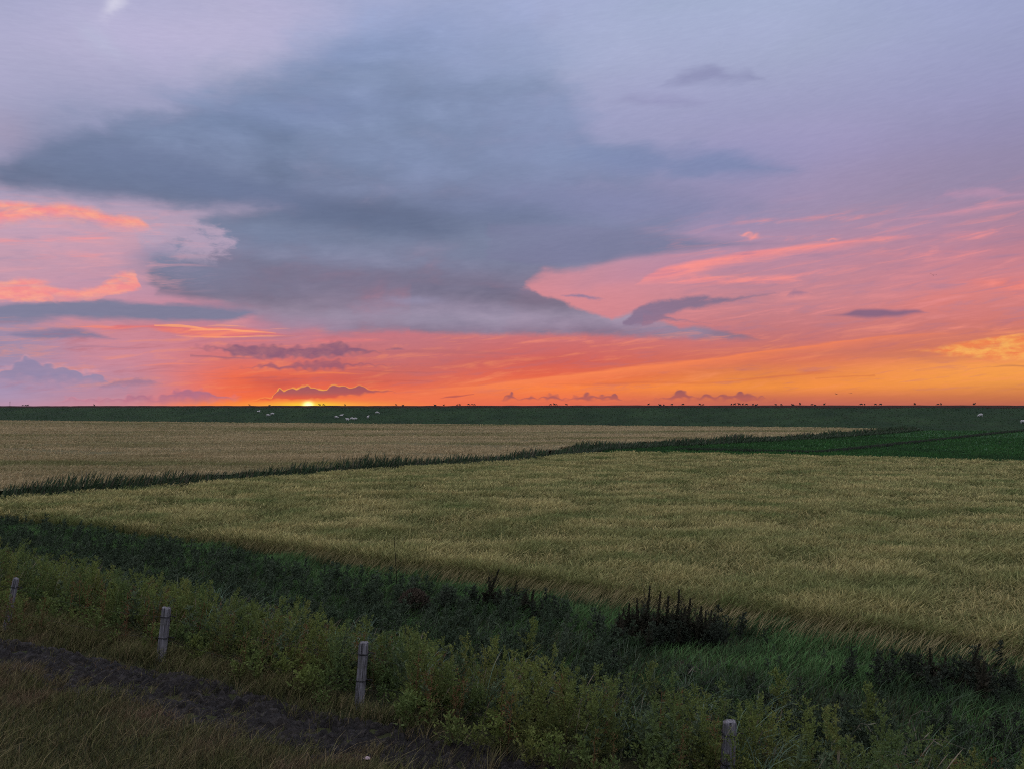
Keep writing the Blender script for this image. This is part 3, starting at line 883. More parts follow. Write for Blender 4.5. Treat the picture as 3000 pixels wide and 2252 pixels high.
def crop_points(poly, dens):
    """points thinning out with distance: dens = [(near, far, per square metre)]"""
    poly = np.asarray(poly, float)
    lo, hi = poly.min(0), poly.max(0)
    out = []
    for a, b, d in dens:
        l = np.maximum(lo, (-b, 1))
        h = np.minimum(hi, (b, b))
        if (h <= l).any():
            continue
        k = int((h[0] - l[0]) * (h[1] - l[1]) * d)
        p = l + rng.random((k, 2)) * (h - l)
        r = np.hypot(p[:, 0], p[:, 1])
        p = p[(r >= a) & (r < b)]
        p = p[in_view(p)]
        out.append(p[inside(p, poly)])
    return np.concatenate(out)


def crop(p, height, amp, lean, wmin, wpx, prof, tilt, power=1.7, droop=0.12, T=None):
    d = np.hypot(p[:, 0], p[:, 1])
    lod = NA.fbm(p[:, 0] * 0.62 + 3, p[:, 1] * 0.70 + 9, 4, 0.62)
    fine_ = NB.fbm(p[:, 0] * 1.3, p[:, 1] * 1.3, 3)
    h = height * (1 - amp * np.clip((lod - 0.47) * 5.0, 0, 1)) * (0.86 + 0.22 * fine_) * (0.9 + 0.2 * rng.random(len(p)))
    w = np.maximum(wmin, d * wpx) * (0.7 + 0.6 * rng.random(len(p)))
    z = ground_z(p[:, 0], p[:, 1])
    ang = (NC.fbm(p[:, 0] * 0.15, p[:, 1] * 0.3, 2) - 0.5) * 2.2
    L = np.stack([lean * np.cos(ang), lean * np.sin(ang)], 1) * (0.6 + 0.9 * fine_)[:, None] * (1 + 0.5 * np.clip((lod - 0.42) * 4, 0, 1))[:, None]
    return blades(np.stack([p[:, 0], p[:, 1], z], 1), h, w, L, prof, power, np.full(len(p), droop), tilt, T)


PROF_EAR = [0.28, 0.28, 0.26, 0.40, 1.0, 0.85, 0.1]
T_EAR = [0, .35, .68, .76, .84, .94, 1.0]
p = crop_points(FIELD, [(0, 24, 420), (24, 32, 330), (32, 46, 210), (46, 65, 120), (65, 90, 60), (90, 150, 26)])
def flag_leaves(p, top):
    """loose leaves and bent stalks between the ears, pointing every way"""
    d = np.hypot(p[:, 0], p[:, 1])
    z = ground_z(p[:, 0], p[:, 1]) + top * (0.35 + 0.35 * rng.random(len(p)))
    h = .12 + .22 * rng.random(len(p))
    a = rng.random(len(p)) * 2 * np.pi
    r_ = .10 + .25 * rng.random(len(p))
    return blades(np.column_stack([p, z]), h, np.maximum(.012, d * .0008), np.column_stack([np.cos(a) * r_ + .06, np.sin(a) * r_]), [1, .9, .6, .1], 1.3, .2 + .4 * rng.random(len(p)), .2)


p2 = crop_points(FIELD, [(0, 24, 260), (24, 32, 190), (32, 46, 110), (46, 65, 54), (65, 90, 24)])
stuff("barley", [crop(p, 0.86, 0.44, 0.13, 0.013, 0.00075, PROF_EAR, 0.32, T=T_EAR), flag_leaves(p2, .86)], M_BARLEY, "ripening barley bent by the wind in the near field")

# soil under the near field is dark; the far crop gets a rough canopy as well
FAR = [(-62.0, 12.0), (-38.5, 38.0), (-18.0, 63.0)] + [(q[0] - 3.2, q[1] + 3.2) for q in DITCH[3:]] + [(84.0, 172.0)]
fe = [(x, (204.0 - N2[0] * x) / N2[1]) for x in (84.0, -320.0)]
FARP = FAR + [(78.0, fe[0][1]), (-320.0, fe[1][1]), (-320.0, 120.0)]
p = crop_points(FARP, [(0, 60, 70), (60, 90, 40), (90, 140, 16), (140, 220, 6.5), (220, 420, 2.2)])

def wheel_track(p):
    """tramlines and laid streaks running along the far crop"""
    n2 = p[:, 0] * N2[0] + p[:, 1] * N2[1]
    u2 = p[:, 0] * U2[0] + p[:, 1] * U2[1]
    hit = np.zeros(len(p), bool)
    for k, c in enumerate((66, 74, 83, 95, 108, 124, 141, 163, 186)):
        wob = (NA.fbm(u2 * .018 + k * 7, u2 * 0 + k, 3) - .5) * 14
        wid = .55 + 1.6 * np.clip(NB.fbm(u2 * .03 + k * 3, u2 * 0 + k, 3) - .42, 0, 1) * 4
        on = NC.fbm(u2 * .02 + k * 5, u2 * 0 + 2 * k, 2) > .40
        hit |= on & (np.abs(n2 - c - wob) < wid)
    return hit


p = p[~wheel_track(p) | (rng.random(len(p)) < .25)]
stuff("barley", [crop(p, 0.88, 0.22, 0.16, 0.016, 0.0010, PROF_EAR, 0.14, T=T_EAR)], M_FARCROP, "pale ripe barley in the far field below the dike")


def canopy(name, poly, z0, mat, label, step):
    lo, hi = np.min(poly, 0), np.max(poly, 0)
    bm = bmesh.new()
    vs = [bm.verts.new((x, y, 0)) for x, y in poly]
    bm.faces.new(vs)
    return bm


# closed mass of the far crop's stalks (its leaves and stems), just below the ears
xs = np.arange(-330, 90, 3.0)
ys = np.arange(10, 330, 3.0)
gx, gy = np.meshgrid(xs, ys, indexing='ij')
ok = inside(np.stack([gx.ravel() + 1.5, gy.ravel() + 1.5], 1), np.asarray(FARP)).reshape(gx.shape)
idx = np.arange(gx.size).reshape(gx.shape)
cells = np.argwhere(ok[:-1, :-1])
Q = np.array([[idx[i, j], idx[i + 1, j], idx[i + 1, j + 1], idx[i, j + 1]] for i, j in cells])
V = np.stack([gx.ravel(), gy.ravel(), 0.50 + (NA.fbm(gx.ravel() * .1, gy.ravel() * .2, 3) - .5) * .2], 1)
used = np.unique(Q)
remap = np.zeros(len(V), int)
remap[used] = np.arange(len(used))
tag(build("barley_stems", V[used], remap[Q], M_STUB, smooth=True), "dense stems under the ears of the far barley", kind='stuff')

# short grass on the meadow, tufts on the dike
p = crop_points(mp_, [(0, 110, 14), (110, 160, 8), (160, 260, 3)])
z = np.full(len(p), 0.02)
h = 0.16 + 0.2 * rng.random(len(p)) ** 2
M_MEADOW_GRASS = plant_mat("meadow_grass", (.018, .060, .013), (.036, .112, .023), (.055, .105, .032), 0.3, (.026, .064, .019), (0.08, 0.08), 0.25)
stuff("meadow_grass", [blades(np.column_stack([p, z]), h, np.full(len(p), 0.13), np.stack([h * .3, h * 0], 1), [1, .8, .1], 1.5)], M_MEADOW_GRASS, "short green grass covering the meadow")

q_ = np.column_stack([rng.uniform(-150, 420, 40000), DIKE_FOOT + rng.random(40000) * 27])
dv = dike_xyz(q_[:, 0], q_[:, 1])
kq = in_view(dv[:, :2])
dv = dv[kq]
h = 0.06 + 0.14 * rng.random(len(dv)) ** 2
M_DIKE_GRASS = plant_mat("dike_grass", (.014, .032, .011), (.028, .060, .020), (.044, .066, .030), 0.3, (.026, .044, .018), (0.05, 0.05), 0.25)
stuff("dike_grass", [blades(dv, h, np.full(len(dv), 0.22), np.stack([h * .3, h * 0], 1), [1, .8, .1], 1.5)], M_DIKE_GRASS, "rough dark grass on the slope of the dike")

# furrow through the meadow, dark rushes standing in it
fur = np.array([on_z(x, y, 0.0) for x, y in ((1985, 1319), (2120, 1321), (2250, 1324), (2400, 1327), (2470, 1321), (2600, 1306), (2750, 1290), (2900, 1272), (3080, 1254), (3200, 1244))])
seg = []
for a, b in zip(fur[:-1], fur[1:]):
    L_ = np.linalg.norm(b - a)
    k = int(L_ * 110)
    t = rng.random(k)[:, None]
    seg.append(a + (b - a) * t + rng.normal(0, 0.38, (k, 2)))
p = np.concatenate(seg)
h = 0.20 + 0.28 * rng.random(len(p))
stuff("rushes", [blades(np.column_stack([p, np.zeros(len(p))]), h, np.full(len(p), 0.07), np.stack([h * .3, h * .05], 1), [1, .9, .6, .1], 1.5, None, .2)], M_RUSH, "dark rushes along the furrow through the green meadow")

# ------------------------------------------------------------------ reeds in the second ditch
dp = np.array(DITCH)
R_parts, G_parts = [], []
for i, (a, b) in enumerate(zip(dp[:-1], dp[1:])):
    d = b - a
    L_ = np.linalg.norm(d)
    d = d / L_
    off = np.array([-d[1], d[0]])
    mid = np.linalg.norm((a + b) / 2)
    k = int(L_ * np.clip(4200 / max(mid, 25), 28, 110))
    t, wv = rng.random(k), rng.random(k)
    s_ = t * L_
    keep = NB.fbm((s_ + 31 * i) * 0.16, s_ * 0 + 2, 3) + 0.25 > rng.random(k) * 0.9
    pp = a + d * s_[:, None] + off * (0.3 + wv * 2.6)[:, None]
    pp = pp[keep]
    pp = pp[in_view(pp)]
    dist = np.hypot(pp[:, 0], pp[:, 1])
    tall = NB.fbm(pp[:, 0] * 0.16, pp[:, 1] * 0.16, 3)
    h = (0.95 + 0.75 * np.clip((tall - 0.38) * 2.2, 0, 1)) * (0.55 + 0.65 * rng.random(len(pp)))
    w = np.maximum(0.02, dist * 0.0009)
    P3 = np.column_stack([pp, np.full(len(pp), -0.1)])
    R_parts.append(blades(P3, h, w, np.stack([h * .22, h * .02], 1), [.45, .5, .45, .45, 1.3, 1.0, .1], 1.8, np.full(len(pp), 0.05), .13))
    kk = int(len(pp) * 1.6)
    ii = rng.integers(0, max(len(pp), 1), kk)
    h2 = h[ii] * (0.45 + 0.35 * rng.random(kk))
    R_parts.append(blades(P3[ii] + np.column_stack([rng.normal(0, .3, (kk, 2)), np.zeros(kk)]), h2, w[ii] * 1.1, np.stack([h2 * .35, h2 * 0], 1), [1, 1, .7, .1], 1.5, np.full(kk, .1), .3))
    kk = int(len(pp) * 1.2)
    pb = a + d * (rng.random(kk) * L_)[:, None] + off * (-0.6 + rng.random(kk) * 2.2)[:, None]
    pb = pb[in_view(pb)]
    db = np.hypot(pb[:, 0], pb[:, 1])
    hb = 0.35 + 0.4 * rng.random(len(pb))
    G_parts.append(blades(np.column_stack([pb, np.zeros(len(pb))]), hb, np.maximum(.02, db * .0011), np.stack([hb * .4, hb * 0], 1), [1, .9, .6, .1], 1.5, None, .25))
stuff("reeds", R_parts, M_REED, "dark reeds with brownish plumes along the second ditch")
stuff("bank_grass", G_parts, M_NETTLE, "dark grass at the foot of the reeds")


# ------------------------------------------------------------------ plants near the fence
def leaves(c, d, size, ratio=0.45):
    """pointed leaf quads at c (n,3) growing along d (n,3)"""
    n = len(c)
    d = d / (np.linalg.norm(d, axis=1, keepdims=True) + 1e-9)
    rv = rng.normal(0, 1, (n, 3))
    s_ = np.cross(d, rv)
    s_ /= np.linalg.norm(s_, axis=1, keepdims=True) + 1e-9
    tip = c + d * size[:, None]
    m = c + d * size[:, None] * 0.45
    V = np.stack([c, m - s_ * (size * ratio * .5)[:, None], tip, m + s_ * (size * ratio * .5)[:, None]], 1).reshape(-1, 3)
    Q = np.arange(n * 4).reshape(n, 4)
    return V, Q


def weed(h, spread, nb, nl, ls, ratio=0.45, bushy=1.0, droop=0.0):
    """one branching herb: stems as ribbons, leaves along them. returns V, Q, hgt"""
    parts, hs = [], []
    k = 5
    t = np.linspace(0, 1, k)
    bend = rng.normal(0, 0.08 * h, 2)
    stem = np.stack([bend[0] * t ** 2, bend[1] * t ** 2, h * t], 1)

    def ribbon(c, w0):
        yaw = rng.random() * np.pi
        s_ = np.array([np.cos(yaw), np.sin(yaw), 0]) * w0
        ww = np.linspace(1, .35, len(c))[:, None]
        V = np.stack([c - s_ * ww, c + s_ * ww], 1).reshape(-1, 3)
        b = np.arange(len(c) - 1) * 2
        return V, np.stack([b, b + 1, b + 3, b + 2], 1)
    parts.append(ribbon(stem, .006))
    LC, LD = [], []
    for i in range(nb):
        f = 0.12 + 0.83 * (i + rng.random()) / nb
        o = np.array([np.interp(f, t, stem[:, j]) for j in range(3)])
        az = rng.random() * 2 * np.pi
        ln = spread * (1.15 - f) ** 0.8 * (0.6 + 0.6 * rng.random())
        up = 0.5 + 0.9 * rng.random()
        dr = np.array([np.cos(az), np.sin(az), up])
        dr /= np.linalg.norm(dr)
        tt = np.linspace(0, 1, 4)[:, None]
        c = o + dr * ln * tt + np.array([0, 0, -droop * ln]) * tt ** 2
        parts.append(ribbon(c, .0035))
        m = max(3, int(nl / nb))
        ft = rng.random(m) ** 0.8
        LC.append(o + dr * ln * ft[:, None] + np.array([0, 0, -droop * ln]) * ft[:, None] ** 2 + rng.normal(0, .012, (m, 3)))
        LD.append(dr + rng.normal(0, .75, (m, 3)) * bushy + np.array([0, 0, .15]))
    m = max(8, nl // 8)                                           # leaves and buds toward the top of the stem
    ft = 0.55 + 0.45 * rng.random(m)
    LC.append(np.stack([np.interp(ft, t, stem[:, j]) for j in range(3)], 1))
    LD.append(rng.normal(0, .6, (m, 3)) + np.array([0, 0, .8]))
    LC, LD = np.concatenate(LC), np.concatenate(LD)
    parts.append(leaves(LC, LD, ls * (0.55 + 0.8 * rng.random(len(LC))) * (1.15 - 0.45 * LC[:, 2] / h), ratio))
    Vs, Qs, o = [], [], 0
    for V, Q in parts:
        Vs.append(V); Qs.append(Q + o); o += len(V)
    V, Q = np.concatenate(Vs), np.concatenate(Qs)
    return V, Q, np.clip(V[:, 2] / h, 0, 1)


def scatter(kinds, pts, smin, smax, lean=0.0):
    """copies of a few herbs as one mass"""
    out = []
    which = rng.integers(0, len(kinds), len(pts))
    for ki, (V, Q, H) in enumerate(kinds):
        pk = pts[which == ki]
        n = len(pk)
        if not n:
            continue
        s_ = smin + (smax - smin) * rng.random(n)
        a = rng.random(n) * 2 * np.pi
        ca, sa = np.cos(a)[:, None], np.sin(a)[:, None]
        X = (V[None, :, 0] * ca - V[None, :, 1] * sa) * s_[:, None] + pk[:, None, 0] + lean * V[None, :, 2] * s_[:, None]
        Y = (V[None, :, 0] * sa + V[None, :, 1] * ca) * s_[:, None] + pk[:, None, 1]
        Z = V[None, :, 2] * s_[:, None] + pk[:, None, 2]
        VV = np.stack([X, Y, Z], -1).reshape(-1, 3)
        QQ = (Q[None] + (np.arange(n) * len(V))[:, None, None]).reshape(-1, 4)
        r = (np.repeat(rng.random(n), len(V)) * .6 + np.tile(rng.random(len(V)), n) * .4)
        out.append((VV, QQ, r, np.tile(H, n)))
    return out


POST_AT = [on_z(x, y, .82) for x, y in ((472, 1935), (1052, 2078), (2128, 2330))]


def strip(n0, n1, u0, u1, dens, clump=0.0, sc=0.5):
    k = int((n1 - n0) * (u1 - u0) * dens)
    n, u = n0 + rng.random(k) * (n1 - n0), u0 + rng.random(k) * (u1 - u0)
    p = np.column_stack([U[0] * u + N[0] * n, U[1] * u + N[1] * n])
    if clump:
        p = p[NC.fbm(p[:, 0] * sc, p[:, 1] * sc, 3) + (1 - clump) * 0.5 > rng.random(len(p)) * 0.5 + 0.25]
    p = p[in_view(p, 0.12)]
    for fx, fy in POST_AT:
        t = np.array([fx, fy]) / math.hypot(fx, fy)                  # nothing tall trodden in between a post and the track
        al, ac = (p[:, 0] * t[0] + p[:, 1] * t[1]) - math.hypot(fx, fy), p[:, 0] * -t[1] + p[:, 1] * t[0]
        if 8 < n0 < 12:
            p = p[~((al < .12) & (al > -1.6) & (np.abs(ac) < .45))]
    return np.column_stack([p, ground_z(p[:, 0], p[:, 1])])


herbs = [weed(rng.uniform(.95, 1.3), .36, 18, 430, .048, .40) for _ in range(9)]
brown = [weed(rng.uniform(.8, 1.1), .30, 12, 130, .040, .35) for _ in range(4)]
low = [weed(rng.uniform(.35, .55), .34, 10, 150, .06, .5) for _ in range(4)]
nettles = [weed(rng.uniform(.6, .9), .34, 14, 330, .060, .42, 1.4, .3) for _ in range(7)]
posts_far = np.array([[-10.0, 15.75], [-10.25, 15.95], [-9.75, 15.55], [-10.45, 16.15], [-9.5, 15.75]])
posts_far = np.column_stack([posts_far, ground_z(posts_far[:, 0], posts_far[:, 1])])
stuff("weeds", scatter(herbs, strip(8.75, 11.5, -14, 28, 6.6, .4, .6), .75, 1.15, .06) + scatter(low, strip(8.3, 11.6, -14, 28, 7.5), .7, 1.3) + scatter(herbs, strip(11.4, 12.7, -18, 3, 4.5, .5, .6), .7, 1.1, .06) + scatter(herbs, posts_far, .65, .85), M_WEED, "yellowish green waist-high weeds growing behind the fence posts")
stuff("withered_weeds", scatter(brown, strip(8.3, 10.9, -10, 26, 3.4, .5), .7, 1.1, .08) + scatter(brown, posts_far, .8, 1.0), M_WEED_RED, "brownish withering stems among the green weeds")
far_left = strip(13.4, 17.0, 7, 46, 6.0, .45, .5)
at_docks = []
for px, py, k, sp in ((1945, 1880, 90, .8), (1460, 1795, 22, .7), (1545, 1810, 14, .4), (2830, 2030, 46, 1.0), (2600, 2010, 20, .8), (1300, 1800, 16, .6)):
    x, y = on_z(px, py, .1)
    q_ = np.column_stack([rng.normal(x, sp, k), rng.normal(y, sp * .6, k)])
    at_docks.append(np.column_stack([q_, ground_z(q_[:, 0], q_[:, 1])]))
at_docks = np.concatenate(at_docks)
stuff("ditch_weeds", scatter(nettles, strip(10.8, 14.0, -20, 36, 6.5), .6, 1.25, .08) + scatter(nettles, strip(14.0, 17.6, -20, 14, 1.3, 1.0, .35), .35, .85, .1) + scatter(nettles, far_left, .6, 1.12, .1), M_NETTLE, "dark leafy weeds filling the ditch behind the fence")

p = strip(10.6, 15.2, -20, 40, 60)
h = .35 + .5 * NB.fbm(p[:, 0] * .7, p[:, 1] * .7, 3) + .25 * rng.random(len(p)) ** 2
stuff("ditch_grass", [blades(p, h, np.full(len(p), .015), np.stack([h * .35, h * .05], 1), [.8, 1, .8, .5, .1], 1.7, .15 + .3 * rng.random(len(p)), .35)], M_NETTLE, "dark long grass in and beside the ditch")

stuff("dark_undergrowth", scatter(nettles, at_docks, .45, 1.0, .08) + scatter(nettles, strip(12.4, 15.0, -20, 8, 3.6, .6, .5), .5, 1.0, .08), M_RUSH, "nearly black leafy growth round the dock spikes")
broad = [weed(rng.uniform(.7, 1.0), .26, 10, 130, .11, .30, 1.2, .25) for _ in range(5)]
stuff("broadleaf_weeds", scatter(broad, strip(8.8, 12.2, -16, 28, 2.4, .7, .8), .6, 1.15, .05), M_BROAD, "grey-green broad-leaved weeds among the bushier ones")
p = strip(8.6, 12.6, -16, 28, 8, .7, .9)
h = .65 + .5 * rng.random(len(p))
stuff("tall_grass", [blades(p, h, np.full(len(p), .009), np.stack([h * .22, h * .03], 1), [.5, .5, .5, .5, 1.5, 1.1, .1], 1.8, np.full(len(p), .06), .14, [0, .3, .6, .78, .86, .94, 1.0])], M_SEED, "thin seeding grass stalks standing among the weeds")
# long grey-green sedge leaves arching out of the weeds
p = strip(9.6, 13.4, -10, 26, 1.3, .8, .9)
P3 = np.repeat(p, 26, 0) + np.column_stack([rng.normal(0, .10, (len(p) * 26, 2)), np.zeros(len(p) * 26)])
h = .55 + .75 * rng.random(len(P3))
az_ = rng.random(len(P3)) * 2 * np.pi
stuff("sedge", [blades(P3, h, np.full(len(P3), .016), np.stack([np.cos(az_) * h * .45 + h * .25, np.sin(az_) * h * .45], 1), [.7, 1, .9, .7, .4, .05], 2.0, .15 + .4 * rng.random(len(P3)))], M_SEDGE, "long grey-green sedge leaves arching over the ditch")

# fresh grass bank between the ditch and the barley, tan grass at the field's edge
p = strip(12.6, 19.6, -20, 44, 260)
h = .12 + .50 * np.clip(NB.fbm(p[:, 0] * .8, p[:, 1] * .8, 3) - .25, 0, 1) + .14 * rng.random(len(p))
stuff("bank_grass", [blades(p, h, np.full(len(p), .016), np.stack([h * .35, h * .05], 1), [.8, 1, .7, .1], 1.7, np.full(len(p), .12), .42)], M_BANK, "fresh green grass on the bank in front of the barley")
p = strip(18.3, 20.9, -18, 40, 120)
h = .40 + .35 * rng.random(len(p))
stuff("edge_grass", [blades(p, h, np.full(len(p), .012), np.stack([h * .55, h * .05], 1), [.5, .5, .5, .9, .6, .05], 1.7, np.full(len(p), .15), .18)], M_EDGE, "fine tan grass leaning to the right along the edge of the barley")

# grazed grass before the fence
p = strip(2.6, 8.9, -6, 22, 900)
td = track_dist(p[:, 0], p[:, 1])
tuft = NA.fbm(p[:, 0] * 2.2, p[:, 1] * 2.2, 3)
p = p[(td > 0.40 + 0.45 * rng.random(len(p)) + (tuft - .5) * 1.6) | ((rng.random(len(p)) < .35) & (tuft > .60))]
nn_ = p[:, 0] * N[0] + p[:, 1] * N[1]
h = (.07 + .16 * NB.fbm(p[:, 0] * 1.4, p[:, 1] * 1.4, 3) ** 1.5 + .05 * rng.random(len(p))) * np.where(nn_ > 7.9, 1.7, 1.0)
stuff("grass", [blades(p, h, np.full(len(p), .0095), np.stack([h * .3, h * .05], 1), [1, .8, .05], 1.6, None, .5)], M_TURF, "short olive and brown grass beside the muddy track")
p = strip(3.0, 8.9, -6, 20, 60, .7, .8)
p = p[track_dist(p[:, 0], p[:, 1]) > .7]
h = .22 + .30 * rng.random(len(p))
stuff("straw_grass", [blades(p, h, np.full(len(p), .006), np.stack([h * .6, h * .1], 1), [.8, .8, .6, .1], 1.8, np.full(len(p), .25), .4)], M_EDGE, "long straw coloured grass stalks in the verge")

# ------------------------------------------------------------------ single plants
def at_base(px, py, z=None):
    z0 = 0.1 if z is None else z
    for _ in range(12):
        x, y = on_z(px, py, z0)
        z0 = 0.5 * z0 + 0.5 * float(ground_z(x, y)) if z is None else z
    return x, y, z0


def dock(h, lean):
    """tall seeded stem: tapering spike of clustered seeds with short upright side spikes and a few leaves"""
    parts = []
    n = int(420 * h)
    t = 0.30 + 0.70 * rng.random(n) ** .9
    rad = .045 * (1.15 - t) * (0.3 + rng.random(n))
    a = rng.random(n) * 2 * np.pi
    c = np.column_stack([lean * h * t ** 1.6 + rad * np.cos(a), rad * np.sin(a), h * t])
    parts.append(leaves(c, np.column_stack([np.cos(a) * .5 + lean, np.sin(a) * .5, np.full(n, .9)]), .022 + .02 * rng.random(n), .6))
    for i in range(14):
        f = .12 + .5 * rng.random()
        aa = rng.random() * 2 * np.pi
        m = 44
        s_ = rng.random(m)
        ln = h * (.22 + .26 * rng.random())
        c = np.column_stack([lean * h * f ** 1.6 + np.cos(aa) * ln * .5 * s_ + lean * ln * s_, np.sin(aa) * ln * .5 * s_, h * f + ln * s_]) + rng.normal(0, .008, (m, 3))
        parts.append(leaves(c, rng.normal(0, .5, (m, 3)) + np.array([0, 0, 1.0]), .02 + .02 * rng.random(m), .6))
    m = 70
    a = rng.random(m) * 2 * np.pi
    c = np.column_stack([np.zeros(m), np.zeros(m), h * (.05 + .42 * rng.random(m))])
    parts.append(leaves(c, np.column_stack([np.cos(a), np.sin(a), .5 + rng.random(m)]), .14 + .12 * rng.random(m), .32))
    tt = np.linspace(0, 1, 7)
    st = np.column_stack([lean * h * tt ** 1.6, 0 * tt, h * tt])
    w_ = np.array([.005, .002, 0])
    V = np.stack([st - w_, st + w_], 1).reshape(-1, 3)
    b = np.arange(6) * 2
    parts.append((V, np.stack([b, b + 1, b + 3, b + 2], 1)))
    Vs, Qs, o = [], [], 0
    for V, Q in parts:
        Vs.append(V); Qs.append(Q + o); o += len(V)
    V, Q = np.concatenate(Vs), np.concatenate(Qs)
    return V, Q, np.clip(V[:, 2] / h, 0, 1)


def plant_thing(name, V, Q, H, mat, loc, label, cat, group=None):
    o = build(name, V, Q, mat, {'rnd': rng.random(len(V)) * .3 + .7 * rng.random(), 'hgt': H})
    o.location = loc
    return tag(o, label, cat, group)


DOCKS = [
    ((1425, 1800), (1463, 1668), "tallest dark dock spike leaning right above the green bank, mid-picture"),
    ((1440, 1800), (1432, 1690), "upright dark dock spike just left of the tallest leaning one"),
    ((1470, 1805), (1500, 1730), "short dark dock spike just right of the tallest leaning one"),
    ((1530, 1812), (1540, 1735), "left dock spike of the low dark pair before the bright bank grass"),
    ((1552, 1812), (1566, 1728), "right dock spike of the low dark pair before the bright bank grass"),
    ((1838, 1880), (1846, 1768), "leftmost, shorter spike of the large dark dock clump by the field edge"),
    ((1868, 1885), (1866, 1752), "second spike from the left in the large dark dock clump"),
    ((1894, 1888), (1908, 1716), "highest spike of the large dark dock clump, left of its middle"),
    ((1924, 1888), (1938, 1732), "spike just right of the highest one in the large dark dock clump"),
    ((1952, 1888), (1960, 1746), "middle spike of the large dark dock clump with spikes on both sides"),
    ((1982, 1886), (1988, 1728), "second highest spike of the large dark dock clump, right of its middle"),
    ((2010, 1884), (2022, 1752), "second spike from the right in the large dark dock clump"),
    ((2040, 1880), (2052, 1786), "rightmost, shortest spike of the large dark dock clump"),
    ((2690, 2020), (2702, 1968), "leftmost of the dark dock spikes before the bank, far right"),
    ((2742, 2030), (2752, 1958), "second from the left of the dark dock spikes, far right"),
    ((2816, 2034), (2826, 1966), "middle one of the dark dock spikes before the bank, far right"),
    ((2858, 2036), (2868, 1934), "tallest of the dark dock spikes before the bank, far right"),
    ((2896, 2036), (2906, 1964), "dark dock spike just right of the tallest one, far right"),
    ((2948, 2030), (2944, 1980), "rightmost of the dark dock spikes near the picture's edge"),
]
for (bx, by), (tx, ty), lab in DOCKS:
    x, y, z = at_base(bx, by)
    tz = EYE + pix_dir(tx, ty)[2] * y / pix_dir(tx, ty)[1]
    txw = pix_dir(tx, ty)[0] * y / pix_dir(tx, ty)[1]
    h = max(.35, tz - z)
    V, Q, H = dock(h, (txw - x) / h + rng.normal(0, .02))
    plant_thing("dock_plant", V, Q, H, M_DOCK, (x, y, z), lab, "dock plant", "dark dock plants along the ditch")

small = [dock(rng.uniform(.7, 1.0), rng.normal(.10, .08)) for _ in range(5)]
sp_ = []
for px, py, k, sx in ((1935, 1880, 24, .55), (1465, 1800, 6, .35), (2850, 2034, 7, .5)):
    x, y = on_z(px, py, .1)
    q_ = np.column_stack([rng.normal(x, sx, k), rng.normal(y, .45, k)])
    sp_.append(np.column_stack([q_, ground_z(q_[:, 0], q_[:, 1])]))
stuff("seeding_stems", scatter(small, np.concatenate(sp_), .45, .95, .14), M_DOCK, "lesser dark seeding stems crowding round the taller dock spikes")

WEEDS = [((1545, 1985), 1.25, "bright yellow-green bushy weed rising highest in mid-belt, right of the third post"),
         ((1120, 2030), 1.0, "bushy green weed close to the right of the third post"),
         ((760, 1950), 1.05, "rounded yellow-green weed halfway between the second and third post"),
         ((560, 1885), 1.0, "yellowish weed right of the second, slightly leaning post"),
         ((330, 1850), 1.0, "olive weed left of the second, slightly leaning post"),
         ((2290, 2160), 1.15, "green bushy weed just right of the nearest, thickest post"),
         ((2540, 2200), 1.15, "yellow-green weed with tall top, well right of the nearest post"),
         ((1900, 2120), 1.1, "fresh green weed left of the nearest, thickest post")]
for (bx, by), h, lab in WEEDS:
    x, y, z = at_base(bx, by)
    V, Q, H = weed(h, .48, 22, 620, .062, .42)
    plant_thing("weed_plant", V, Q, H, M_WEED, (x, y, z), lab, "weed", "single bushy weeds in the belt")

# thin bare stalk and the dark tussock beside it
x, y, z = at_base(1160, 1748)
tt = np.linspace(0, 1, 14)
hs = 1.72
st = np.column_stack([-.03 * tt + .02 * np.sin(tt * 5), 0 * tt, hs * tt])
V, Q, o = [], [], 0
for k in range(3):
    a = k * np.pi / 3
    s_ = np.array([np.cos(a), np.sin(a), 0]) * .010 * np.linspace(1.2, .7, 14)[:, None]
    V.append(np.stack([st - s_, st + s_], 1).reshape(-1, 3))
    b = np.arange(13) * 2 + o
    Q.append(np.stack([b, b + 1, b + 3, b + 2], 1))
    o += 28
lv = leaves(np.column_stack([rng.normal(0, .012, 26), rng.normal(0, .012, 26), hs * (.25 + .75 * rng.random(26))]), rng.normal(0, .5, (26, 3)) + np.array([0, 0, .8]), .03 + .04 * rng.random(26), .3)
V.append(lv[0]); Q.append(lv[1] + o)
V, Q = np.concatenate(V), np.concatenate(Q)
plant_thing("dead_stalk", V, Q, np.clip(V[:, 2] / hs, 0, 1), M_DOCK, (x, y, z), "thin bare stalk standing taller than anything round it before the barley", "dead stalk")

x, y, z = at_base(1212, 1795)
n = 2600
a, b = rng.random(n) * 2 * np.pi, rng.random(n) ** .6
rad = .46 * (.75 + .35 * rng.random(n))
c = np.column_stack([rad * np.cos(a) * np.cos(b * np.pi / 2), rad * np.sin(a) * np.cos(b * np.pi / 2), .52 * np.sin(b * np.pi / 2) * (.8 + .3 * rng.random(n))])
V, Q = leaves(c, c + np.array([.15, 0, .2]) + rng.normal(0, .2, (n, 3)), .06 + .07 * rng.random(n), .3)
M_TUSSOCK = plant_mat("tussock", (.012, .013, .009), (.070, .052, .034), (.055, .040, .026), 0.4, None, trans=0.1)
plant_thing("tussock", V, Q, np.clip(V[:, 2] / .6, 0, 1), M_TUSSOCK, (x, y, z), "dark rounded tussock with brownish top beside the thin bare stalk", "tussock")

